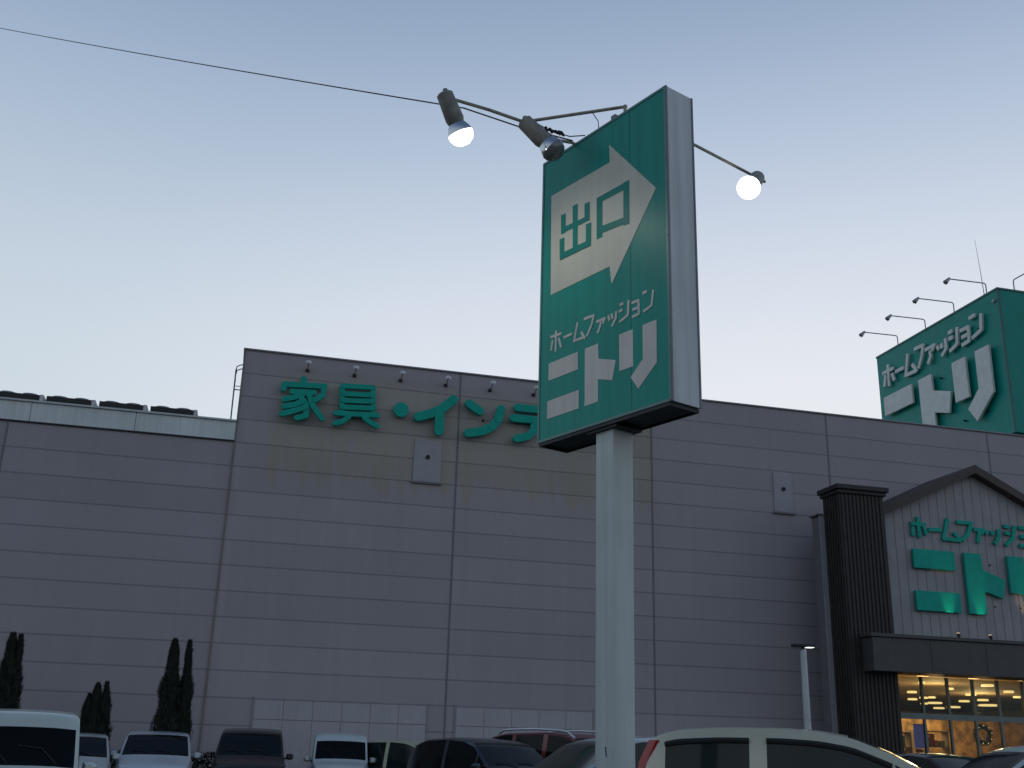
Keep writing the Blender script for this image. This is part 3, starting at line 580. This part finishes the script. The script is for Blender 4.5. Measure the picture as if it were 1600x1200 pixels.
# lamp arms and heads (world points turned into the pylon's frame)
PMI = (Matrix.Translation(PC) @ Matrix.Rotation(PA, 4, 'Z')).inverted()
def loc(p): return PMI @ Vector(p)
def frm(t, out, z): return Vector((HW-t, -HD-out, z))     # t metres from the near corner, out metres in front of the face
ARM = mat('arm_rusty', (.34, .32, .25), .6, .2, var=.35, scale=20)
def lamp(parent, lab, p, axis, lit, size=1.):
    t = bpy.data.objects.new('reflector_lamp', None); t.empty_display_size = .1; link(t)
    tag(t, lab, 'lamp', 'reflector lamps round the pylon sign')
    t.location = PC; t.rotation_euler.z = PA
    ax = Vector(axis).normalized(); p = Vector(p)
    MB().lathe([(-.035, .05), (-.02, .068), (.05, .070), (.20, .076), (.24, .064)], p, ax, 20).build('lamp_holder', HOLD, t, smooth=True)
    MB().tube([p-ax*.02+Vector((0, 0, .05)), p+ax*.03], .02, 8).build('swivel', GALV, t)
    q = p+ax*.225
    MB().lathe([(0, .05), (.03, .078), (.07, .098), (.10, .104)], q, ax, 24).build('reflector', MIRR, t, smooth=True)
    MB().lathe([(.1005, .1035), (.13, .100), (.165, .082), (.19, .05), (.20, .01)], q, ax, 24).build('bulb', BULB if lit else BULBOFF, t, smooth=True)
    if lit:
        ld = bpy.data.lights.new('lamp_beam', 'SPOT'); ld.energy = 17; ld.color = (1, .93, .78); ld.spot_size = R(120); ld.spot_blend = 1; ld.shadow_soft_size = .09
        lo = bpy.data.objects.new('lamp_beam', ld); link(lo, t); lo.location = q+ax*.23; lo.rotation_euler = (-ax).to_track_quat('Z', 'Y').to_euler()
    return t
L1 = loc((-.59, 7.40, 6.40)); J = loc((.068, 7.772, 6.44)); S1 = loc((.463, 8.023, 6.40)); S2 = loc((.887, 7.599, 6.50)); S2b = loc((.865, 7.56, 6.38))
MB().tube([S1+Vector((0, .06, -.015)), S1, S1+(J-S1)*.35+Vector((0, 0, -.045)), S1+(J-S1)*.75+Vector((0, 0, -.01)), J+Vector((0, 0, -.02)), (J+L1)/2, L1], .014, 8).build('lamp_arm', ARM, py)
MB().tube([S2b, S2b+Vector((0, 0, .10)), S2, J], .014, 8).build('brace_bar', ARM, py)
lamp(py, 'lit white reflector lamp at the far left tip of the arm over the exit sign', L1+Vector((0, -.02, .0)), loc(Vector((-.56, 7.41, 6.4))+Vector((.40, .26, -.88)))-loc((-.56, 7.41, 6.4)), True)
lamp(py, 'unlit dark reflector lamp at the top left corner of the exit sign', J+Vector((0, -.02, -.03)), loc(Vector((.0, 0, 0))+Vector((.60, .02, -.62)))-loc((0, 0, 0)), False)
# back side arms
A3 = Vector((HW-.5, HD-.02, 6.40)); L3 = Vector((HW-.5, HD+1.42, 6.38))
MB().tube([A3, A3+Vector((0, .3, .02)), L3+Vector((0, .04, 0))], .013, 8).build('lamp_arm', ARM, py)
BALL = Vector((2.039, 8.303, 6.174)); tc_ = (Vector((0, 0, EYE))-BALL).normalized(); ax3 = (tc_*.93-CX*.24-CU*.27).normalized()
P3 = loc(BALL-ax3*.325); ax3l = PMI.to_3x3() @ ax3
MB().tube([L3+Vector((0, .04, 0)), P3], .013, 8).build('lamp_arm', ARM, py)
lamp(py, 'lit globe like lamp on the arm reaching right behind the exit sign', P3, ax3l, True)
A4 = Vector((HW-1.25, HD-.02, 6.40)); L4 = Vector((HW-1.42, HD+1.42, 6.50))
MB().tube([A4, A4+Vector((0, .3, .02)), L4], .013, 8).build('lamp_arm', ARM, py)
lamp(py, 'unlit lamp peeking out behind the right edge of the exit sign', L4, (.15, -.35, -.93), False)
# small fittings on the top edge
MB().box(.12, .17, -HD+.01, -HD+.06, Z1+.0005, Z1+.05).build('lifting_lug', GALV, py)
# service cable and overhead wire
cb = thing('service_cable', 'thin cable with black connectors looped between lamp brace and sign top', 'cable')
a = Vector((.12, 7.76, 6.43)); b = Vector((.56, 7.90, 6.40))
MB().tube([a, a.lerp(b, .3)-Vector((0, 0, .045)), a.lerp(b, .7)-Vector((0, 0, .05)), b], .005, 6).build('wire', BLACK, cb)
MB().tube([Vector((.60, 7.69, 6.50)), Vector((.66, 7.76, 6.455)), Vector((.67, 7.80, 6.38))], .004, 6).build('wire', BLACK, cb)
random.seed(11)
for i in range(7):
    p = a.lerp(b, .22+i*.055)-Vector((0, 0, .042)); d = Vector((random.uniform(-.4, 1), random.uniform(-.3, .3), random.uniform(-1, 1))).normalized()
    MB().lathe([(-.028, .006), (-.02, .013), (.02, .013), (.028, .006)], p, d, 8).build('connector', BLACK, cb)
p0 = Vector((-20.888, 26.827, 22.452)); p1 = Vector((-0.49, 7.985, 6.69)); p2 = Vector((.46, 7.99, 6.40))
ow = MB(); pts = []
for i in range(31):
    t_ = i/30; q = p0.lerp(p1, t_); q.z -= .22*4*t_*(1-t_)*.5; pts.append(q)
pts += [p1.lerp(p2, .5)-Vector((0, 0, .02)), p2]
ow.tube(pts, .0065, 6)
tag(ow.build('overhead_wire', mat('wire_black', (.03, .035, .045), .6)), 'thin dark overhead wire running from upper left to the exit sign', 'wire')

# ------------------------------------------------------------------ street lamp
sl_ = thing('street_lamp', 'slim pale car park lamp post with flat twin head near the pillar', 'street lamp', (6.62, 24.1, 0), R(10))
MB().lathe([(0, .085), (2, .08), (3.62, .068), (3.66, .03)], (0, 0, 0), (0, 0, 1), 16).build('pole', mat('lamp_post_paint', (.45, .50, .52), .4, .2), sl_, smooth=True)
MB().lathe([(0, .14), (.03, .14), (.05, .09)], (0, 0, 0), (0, 0, 1), 16).build('base_flange', GALV, sl_)
MB().box(-.24, .26, -.11, .11, 3.70, 3.76).tube([(0, 0, 3.6), (0, 0, 3.7)], .04, 10).build('lamp_head', DARKM, sl_, bevel=.015)
MB().box(.07, .23, -.09, .09, 3.688, 3.699).build('lens', mat('lens_reflection', (.8, .82, .8), .3, emit=(.95, 1, .95), es=1.2), sl_)  # weak glow stands in for a bright reflection on this half

# ------------------------------------------------------------------ conifers and hedge
LEAF = mat('conifer_leaf', (.012, .020, .012), .85, var=.45, scale=5)
BARK = mat('bark', (.05, .035, .025), .9)
def conifer(lab, x, y, h, rmax, seed, lean=0., zlow=.25):
    random.seed(seed); t = thing('columnar_conifer', lab, 'conifer', (x, y, 0), 0, 'columnar conifers along the wall')
    MB().tube([(0, 0, 0), (lean*.5, 0, h*.5), (lean, 0, h*.93)], [.07, .045, .008], 8).build('trunk', BARK, t)
    mb = MB(); bm = mb.bm
    lob = [random.uniform(.8, 1.15) for _ in range(40)]
    for i in range(int(6500*h*rmax)):
        u = random.random()**1.15; z = zlow+(h-zlow)*u
        env = rmax*(min(1, (1-u)*1.75+.03))**.66*(.86+.14*math.sin(u*23+seed)); a = random.uniform(0, 2*math.pi)
        env *= lob[int((u*13+a*1.6+seed) % 40)]; rr = env*(.35+.65*random.random()**.5)
        p = Vector((lean*u+rr*math.cos(a), rr*math.sin(a), z))
        d = Vector((math.cos(a)*.45, math.sin(a)*.45, 1)) + Vector((random.uniform(-.4, .4), random.uniform(-.4, .4), random.uniform(-.3, .3)))
        d = d.normalized()*random.uniform(.05, .11); e = Vector((-math.sin(a), math.cos(a), random.uniform(-.5, .5))).normalized()*random.uniform(.012, .026)
        bm.faces.new([bm.verts.new(q) for q in (p-d*.5, p+e, p+d, p-e)])
    mb.build('crown', LEAF, t)
def at(px, py_, D):
    d = F + CX*((px-800)/1659.646) + CU*((600-py_)/1659.646); return Vector((0, 0, EYE)) + d*(D/math.hypot(d.x, d.y))
for (lab, x, y, h, r_, ln_) in [('tall dark conifer at the left frame edge, the leftmost', -12.06, 27.03, 3.71, 0.39, -0.105), ('tall dark conifer at the left frame edge, right of its twin', -11.88, 27.11, 3.69, 0.26, -0.12), ('short dark conifer, lowest and leftmost of the clump of three', -10.27, 27.76, 2.34, 0.3, -0.055), ('short dark conifer, middle one of the clump of three', -10.13, 27.81, 2.6, 0.32, -0.04), ('short dark conifer, right one of the clump of three', -9.91, 27.89, 2.65, 0.28, -0.07), ('tall dark conifer of the central pair, the wider left one', -8.45, 28.37, 3.79, 0.39, -0.1), ('tall dark conifer of the central pair, the narrower right one', -8.06, 28.48, 3.78, 0.26, -0.14)]: conifer(lab, x, y, h, r_, int(abs(x*100)) % 97, ln_)
random.seed(8)
hb = MB()
for i in range(9000):
    s_ = random.uniform(-17, -7.9); off = 2.7+random.uniform(-.38, .38); z = random.uniform(.15, .98+.07*math.sin(s_*5))
    p = W(s_, off, z); d = Vector((random.uniform(-1, 1), random.uniform(-1, 1), random.uniform(-.2, 1))).normalized()*.055; e = d.orthogonal().normalized()*.025
    hb.bm.faces.new([hb.bm.verts.new(p+q) for q in (-d, e, d, -e)])
hg = thing('hedge', 'low dark clipped hedge along the foot of the wall behind parked cars', 'hedge', W(-12.5, 2.7, .14))
o = hb.build('foliage', LEAF); o.parent = hg; o.matrix_parent_inverse = Matrix.Translation(-hg.location)
hs_ = MB()
for i in range(28): p = Vector((DR.x*(-4.4+i*.33), DR.y*(-4.4+i*.33), 0)); hs_.tube([p, p+Vector((.05, .02, .7))], .015, 5)
hs_.build('stems', BARK, hg)

# ------------------------------------------------------------------ cars (local +x = forward)
def lerp_tab(tab, x):
    if x <= tab[0][0]: return tab[0][1]
    for (a, va), (b, vb) in zip(tab, tab[1:]):
        if x <= b: t = (x-a)/(b-a) if b > a else 0; return va+(vb-va)*t
    return tab[-1][1]
PROF = dict(
 wagon=dict(L=3.5, W=1.5, top=[(-1.75, .55), (-1.74, 1.0), (-1.70, 1.38), (-1.64, 1.52), (-1.52, 1.60), (-1.35, 1.635), (-1.0, 1.655), (-.5, 1.66), (-.2, 1.645), (.05, 1.605), (.35, 1.49), (1.25, 1.02), (1.42, .95), (1.68, .8), (1.75, .5)],
   belt=[(-1.75, .92), (1.2, .95), (1.75, .62)], ws=(.02, 1.27), rw=(-1.72, -1.63), win=[(-1.46, -.76), (-.62, .34)], tum=.20, rim=.09),
 kei=dict(L=3.4, W=1.475, top=[(-1.70, .55), (-1.69, .95), (-1.64, 1.30), (-1.52, 1.52), (-1.35, 1.60), (-.9, 1.645), (-.2, 1.66), (.2, 1.64), (.5, 1.575), (.72, 1.48), (1.20, 1.07), (1.38, .99), (1.60, .86), (1.68, .66), (1.70, .5)],
   belt=[(-1.7, .9), (1.2, .93), (1.7, .62)], ws=(.52, 1.22), rw=(-1.66, -1.53), win=[(-1.42, -.42), (-.30, .70)], tum=.20),
 tall=dict(L=3.4, W=1.475, top=[(-1.70, .55), (-1.69, 1.2), (-1.64, 1.60), (-1.55, 1.68), (-1.2, 1.73), (0, 1.74), (.75, 1.70), (.9, 1.62), (1.22, 1.08), (1.35, 1.0), (1.62, .9), (1.69, .7), (1.70, .5)],
   belt=[(-1.7, .92), (1.2, .95), (1.7, .65)], ws=(.96, 1.24), rw=(-1.68, -1.60), win=[(-1.5, -.55), (-.43, .80)], tum=.12),
 hatch=dict(L=4.1, W=1.69, top=[(-2.05, .5), (-2.03, .85), (-1.9, 1.15), (-1.65, 1.40), (-1.2, 1.50), (-.4, 1.53), (.2, 1.50), (.55, 1.42), (1.15, 1.04), (1.35, .96), (1.8, .82), (2.0, .65), (2.05, .45)],
   belt=[(-2.05, .88), (1.1, .92), (2.05, .6)], ws=(.42, 1.2), rw=(-1.92, -1.62), win=[(-1.5, -.45), (-.33, .72)], tum=.26),
 sedan=dict(L=4.4, W=1.70, top=[(-2.2, .5), (-2.18, .9), (-1.75, .98), (-1.45, 1.03), (-.9, 1.33), (-.5, 1.40), (.0, 1.42), (.4, 1.38), (1.05, .98), (1.3, .92), (1.95, .80), (2.15, .62), (2.2, .45)],
   belt=[(-2.2, .84), (1.1, .87), (2.2, .58)], ws=(.36, 1.07), rw=(-1.45, -.86), win=[(-.95, -.28), (-.16, .66)], tum=.28),
 mpv=dict(L=4.5, W=1.72, top=[(-2.25, .5), (-2.24, 1.0), (-2.12, 1.45), (-1.9, 1.62), (-1.4, 1.70), (0, 1.72), (.5, 1.66), (.75, 1.57), (1.4, 1.10), (1.6, 1.0), (2.05, .86), (2.22, .65), (2.25, .45)],
   belt=[(-2.25, .92), (1.35, .97), (2.25, .62)], ws=(.66, 1.42), rw=(-2.16, -1.93), win=[(-1.85, -1.1), (-1.0, -.1), (0.02, .95)], tum=.22),
 suv=dict(L=4.6, W=1.8, top=[(-2.3, .6), (-2.28, 1.0), (-2.12, 1.38), (-1.85, 1.63), (-1.4, 1.70), (-.3, 1.73), (.3, 1.69), (.6, 1.60), (1.2, 1.18), (1.4, 1.10), (2.0, .98), (2.25, .78), (2.3, .55)],
   belt=[(-2.3, 1.0), (1.15, 1.04), (2.3, .75)], ws=(.50, 1.23), rw=(-2.14, -1.88), win=[(-1.75, -1.15), (-1.05, -.25), (-.13, .78)], tum=.22))
def car(kind, lab, col, pos, yaw, H=None, glass=None, rails=False, group='cars in the car park', shade=None):
    P = PROF[kind]; L_, Wd = P['L'], P['W']; zs_ = (H/max(z for _, z in P['top'])) if H else 1.
    pm = mat('paint_'+lab[:22].replace(' ', '_'), col, .32, .15, var=.04, scale=2, coat=.6)
    gm_ = glass or GLASSC
    t = thing('parked_car', lab, 'car', (pos[0], pos[1], 0), yaw, group)
    keys = {P['ws'][0], P['ws'][1], P['rw'][0], P['rw'][1]} | {x for w in P['win'] for x in w} | {x for x, _ in P['top']}
    xs = sorted(keys | {-L_/2+.08+i*(L_-.16)/46 for i in range(47)}); xs = [x for i, x in enumerate(xs) if i == 0 or x-xs[i-1] > 1e-3]
    def zt(x):  # smoothed profile
        return sum(lerp_tab(P['top'], x+d) for d in (-.05, -.025, 0, .025, .05))/5*zs_
    rings = []
    for x in xs:
        e = abs(x)/(L_/2); hw = Wd/2*(1-.16*e**7-.04*e**2.5)
        top = zt(x); belt = min(lerp_tab(P['belt'], x)*zs_, top-.05)
        cab = max(0, top-belt-.05); ye = hw*.95-P['tum']*cab*.75 if cab > .03 else hw*.93; rim = P.get('rim', .055)
        low = .22+.12*e**8
        r = [(hw*.82, low), (hw*.97, low+.06), (hw, (low+belt)/2), (hw*.985, belt-.05), (hw*.955, belt),
             (hw*.955+(ye-hw*.955)*.5+.01*(cab > .1), belt+(top-.05-belt)*.5), (ye, top-rim if cab > .03 else top-.03), (ye*.93, top-.022), (ye*.6, top-.006), (ye*.3, top-.001), (0, top)]
        rings.append([(x, y, z) for y, z in r])
    groups = {}
    def cls(xm, k):
        a, b = P['ws']; c, d = P['rw']
        if k >= 7 and a < xm < b: return 'windshield'
        if k >= 7 and c < xm < d: return 'rear_window'
        if k in (4, 5):
            for i, (u, v) in enumerate(P['win']):
                if u < xm < v and zt(xm)-lerp_tab(P['belt'], xm)*zs_ > .16: return 'w%d' % i
            if P['win'][-1][1] < xm < b-.12 and xm > P['win'][-1][1]+.05: return 'quarter'
        return 'body'
    for sgn in (1, -1):
        for i in range(len(xs)-1):
            for k in range(10):
                c = cls((xs[i]+xs[i+1])/2, k); key = c if c in ('body', 'windshield', 'rear_window') else (c, sgn)
                q = [rings[i][k], rings[i+1][k], rings[i+1][k+1], rings[i][k+1]]
                q = [(x, y*sgn, z) for x, y, z in q]
                groups.setdefault(key, []).append(q)
    bo = None
    order = ['body']+[k for k in groups if k != 'body']
    for key in order:
        if key not in groups: continue
        mb = MB(); cache = {}
        for q in groups[key]:
            vs = []
            for p in q:
                kk = (round(p[0], 4), round(p[1], 4), round(p[2], 4))
                if kk not in cache: cache[kk] = mb.bm.verts.new(p)
                if cache[kk] not in vs: vs.append(cache[kk])
            if len(vs) > 2:
                try: mb.bm.faces.new(vs)
                except ValueError: pass
        if key == 'body':
            for ring in (rings[0], rings[-1]):
                pts = ring+[(x, -y, z) for x, y, z in ring[:-1][::-1]]
                mb.bm.faces.new([cache.get((round(a, 4), round(b, 4), round(c, 4))) or mb.bm.verts.new((a, b, c)) for a, b, c in pts])
            bo = mb.build('body', pm, t, smooth=True)
        else:
            nm = key if isinstance(key, str) else 'side_window'
            mb.build(nm, gm_, t, smooth=True)
    # dark floor pan
    MB().box(-L_/2+.15, L_/2-.15, -Wd/2*.8, Wd/2*.8, .17, .24).build('underbody', BLACK, t)
    # window seals and waist line, sills
    for sgn in (1, -1):
        tr_ = MB(); u, v = P['win'][0][0], P['win'][-1][1]
        tr_.tube([(x, sgn*(Wd/2*(1-.04*(abs(x)/(L_/2))**2.5)*.957+.004), lerp_tab(P['belt'], x)*zs_+.004) for x in [u+(v-u)*i/10 for i in range(11)]], .011, 6)
        tr_.build('window_seal', BLACK, t)
        if kind == 'wagon':
            vb = MB()
            for (u, v) in P['win']:
                pts = []
                for i in range(9):
                    x = u+(v-u)*i/8; top = zt(x); belt = lerp_tab(P['belt'], x)*zs_; cab = max(0, top-belt-.05)
                    hw_ = Wd/2*(1-.16*(abs(x)/(L_/2))**7-.04*(abs(x)/(L_/2))**2.5); pts.append((x, sgn*(hw_*.95-P['tum']*cab*.75+.012), top-.115))
                vb.tube(pts, .022, 6)
                vb.build('door_visor', BLACK, t); vb = MB()
        mx_ = P['ws'][1]-.22; mz = lerp_tab(P['belt'], mx_)*zs_+.10
        m_ = MB(); c_ = Vector((mx_, sgn*(Wd/2+.07), mz))
        m_.rings([[c_+Vector((xx, yy*sgn*s_, zz*s_)) for yy, zz in ((-.09, -.05), (-.02, -.075), (.08, -.055), (.10, .03), (.04, .075), (-.07, .07))] for xx, s_ in ((-.06, .92), (-.04, 1), (.02, .95), (.06, .55))])
        mo = m_.build('wing_mirror', pm, t, smooth=True)
        MB().rings([[c_+Vector((xx, yy*sgn*.8, zz*.8)) for yy, zz in ((-.09, -.05), (-.02, -.075), (.08, -.055), (.10, .03), (.04, .075), (-.07, .07))] for xx in (-.0665, -.0605)]).build('mirror_glass', MIRR, mo)
        MB().tube([c_+Vector((.02, -sgn*.08, -.03)), c_+Vector((.06, -sgn*.16, -.06))], .02, 6).build('mirror_stalk', BLACK, mo)
        # lights
        fx = L_/2
        hl = MB(); zz = .68*zs_ if kind != 'suv' else .82
        hl.rings([[(fx-.02-dx, sgn*(Wd/2*.86-yy)*s_, zz+hz*.1) for dx, yy, hz in ((.09, 0, -.6), (.02, .32, -.7), (.06, .36, .5), (.20, .05, .9))] for s_ in (1.0,)] +
                 [[(fx-.14-dx, sgn*(Wd/2*.84-yy), zz+hz*.1) for dx, yy, hz in ((.09, 0, -.6), (.02, .32, -.7), (.06, .36, .5), (.20, .05, .9))]])
        hl.build('headlight', mat('headlight', (.55, .58, .58), .12, .3, coat=.8), t)
        zb_ = lerp_tab(P['belt'], -L_/2)*zs_
        xr = lambda z: min(x for x in [-L_/2+i*.01 for i in range(60)] if zt(x) >= z+.02) if zt(-L_/2+.59) >= z+.02 else -L_/2
        z_hi = 1.53 if kind == 'wagon' else zb_+.30 if kind in ('kei', 'tall', 'mpv', 'suv') else zb_-.04; z_lo = zb_-.12
        tl = MB(); rr_ = []
        for k in range(5):
            z = z_lo+(z_hi-z_lo)*k/4; x = xr(z)
            e = abs(x)/(L_/2); hw = Wd/2*(1-.16*e**7-.04*e**2.5); top = zt(x+.02); cab = max(0, z-zb_)
            yo = hw*.97-P['tum']*cab*.75
            rr_.append([(x-.02, sgn*(yo-.10), z), (x-.015, sgn*(yo-.01), z), (x+.05, sgn*(yo+.012), z), (x+.075, sgn*(yo+.004), z), (x+.07, sgn*(yo-.08), z)])
        tl.rings(rr_); tl.build('tail_light', mat('tail_light_red', (.35, .015, .02), .2, coat=.6), t, smooth=True)
    # grille, plates, bumper, wipers
    MB().box(L_/2-.035, L_/2+.012, -.36, .36, .50*zs_, .60*zs_).build('grille', BLACK, t, bevel=.01)
    MB().box(L_/2+.013, L_/2+.022, -.165, .165, .36, .46).build('number_plate', mat('plate_blank', (.6, .6, .55), .5), t)
    MB().box(-L_/2-.022, -L_/2-.008, -.165, .165, .58, .68).build('number_plate', mat('plate_blank', (.6, .6, .55), .5), t)
    a_, b_ = P['ws']
    for y_, dy in ((.42, -.45), (-.12, -.42)):
        MB().tube([(b_-.01, y_, zt(b_)+.015), (b_-.12, y_+dy*.4, zt(b_-.12)+.02), (b_-.14, y_+dy, zt(b_-.14)+.018)], .008, 5).build('wiper', BLACK, t)
    for sgn in (1, -1):
        for (u, v) in P['win'][-2:]:
            xh = u+.12; MB().box(xh-.09, xh+.09, sgn*Wd/2*.985-.008, sgn*Wd/2*.985+.022, lerp_tab(P['belt'], xh)*zs_-.13, lerp_tab(P['belt'], xh)*zs_-.10).build('door_handle', pm, t, bevel=.006)
        for x in (L_/2-.66, -L_/2+.62):
            c = (x, sgn*(Wd/2-.19), .30)
            MB().lathe([(0, .20), (0.001, .285), (.02, .30), (.16, .30), (.18, .285), (.181, .20)], c, (0, sgn, 0), 28).build('tyre', BLACK, t, smooth=True)
            MB().lathe([(.03, .199), (.165, .199), (.17, .16), (.15, .05), (.17, .03)], c, (0, sgn, 0), 20).build('wheel_rim', mat('wheel_rim', (.4, .4, .42), .35, .7), t)
            MB().lathe([(.0, .34), (.03, .355), (.196, .355)], c, (0, sgn, 0), 28).build('wheel_arch', BLACK, t)
    if rails:
        for sgn in (1, -1):
            pts = [(x, sgn*(Wd/2*.955-P['tum']*(zt(x)-lerp_tab(P['belt'], x)*zs_)*.75-.06), zt(x)+.055) for x in (-1.5, -1.3, -.6, .1, .35)]
            pts = [(pts[0][0]-.12, pts[0][1], pts[0][2]-.07)]+pts+[(pts[-1][0]+.2, pts[-1][1], pts[-1][2]-.12)]
            MB().tube(pts, .025, 8).build('roof_rail', mat('rail_silver', (.55, .57, .62), .3, .6), t, smooth=True)
    return t
DARKG = mat('car_glass_black', (.004, .006, .007), .09, var=.2, spec=.14)
def cp_(px, D, py_=1190): p = at(px, py_, D); return (p.x, p.y)
CREAM = (.52, .51, .40); WHT = (.50, .54, .55)
car('wagon', 'cream boxy small car in side view close behind the sign pole, at right', CREAM, (2.951, 9.555), R(-18), H=1.66)
car('tall', 'white van like small car facing the camera, cut by the left frame edge', (.52, .58, .52), cp_(26, 15.8), R(-66), H=1.72, glass=DARKG)
car('hatch', 'small white car half hidden behind the white van at left', WHT, cp_(112, 27.5), R(-70), H=1.45, glass=DARKG)
car('hatch', 'silvery white hatchback facing the camera under the twin conifers', (.50, .56, .60), cp_(243, 28.0), R(-74), H=1.54, glass=DARKG)
car('mpv', 'black people carrier facing the camera between two white cars', (.008, .009, .010), cp_(391, 28.5), R(-79), H=1.68, glass=DARKG)
car('tall', 'small upright white car facing the camera before the blanked bay', (.52, .58, .58), cp_(529, 29.5), R(-80), H=1.65, glass=DARKG)
car('kei', 'pale lime small car peeking out left of the dark blue car', (.46, .49, .33), cp_(648, 28.5), R(-40), H=1.50)
car('hatch', 'dark blue hatchback turned to the right in front of a red car', (.010, .018, .032), (-0.254, 21.999), R(-55), H=1.58, glass=DARKG)
car('suv', 'dark red off roader with silver roof rails left of the sign pole', (.14, .006, .012), (1.572, 22.946), R(-46), H=1.74, rails=True, glass=DARKG)
car('hatch', 'pale grey car behind the sign pole, facing left', (.38, .44, .45), (1.602, 14.411), R(180+24), H=1.62)
car('mpv', 'silver car at the right frame edge, facing left', (.50, .54, .55), (5.924, 11.572), R(180-4), H=1.65)
car('sedan', 'dark maroon car low between the cream car and the silver car', (.05, .012, .02), (7.943, 20.516), R(-90+30), H=1.54, glass=DARKG)
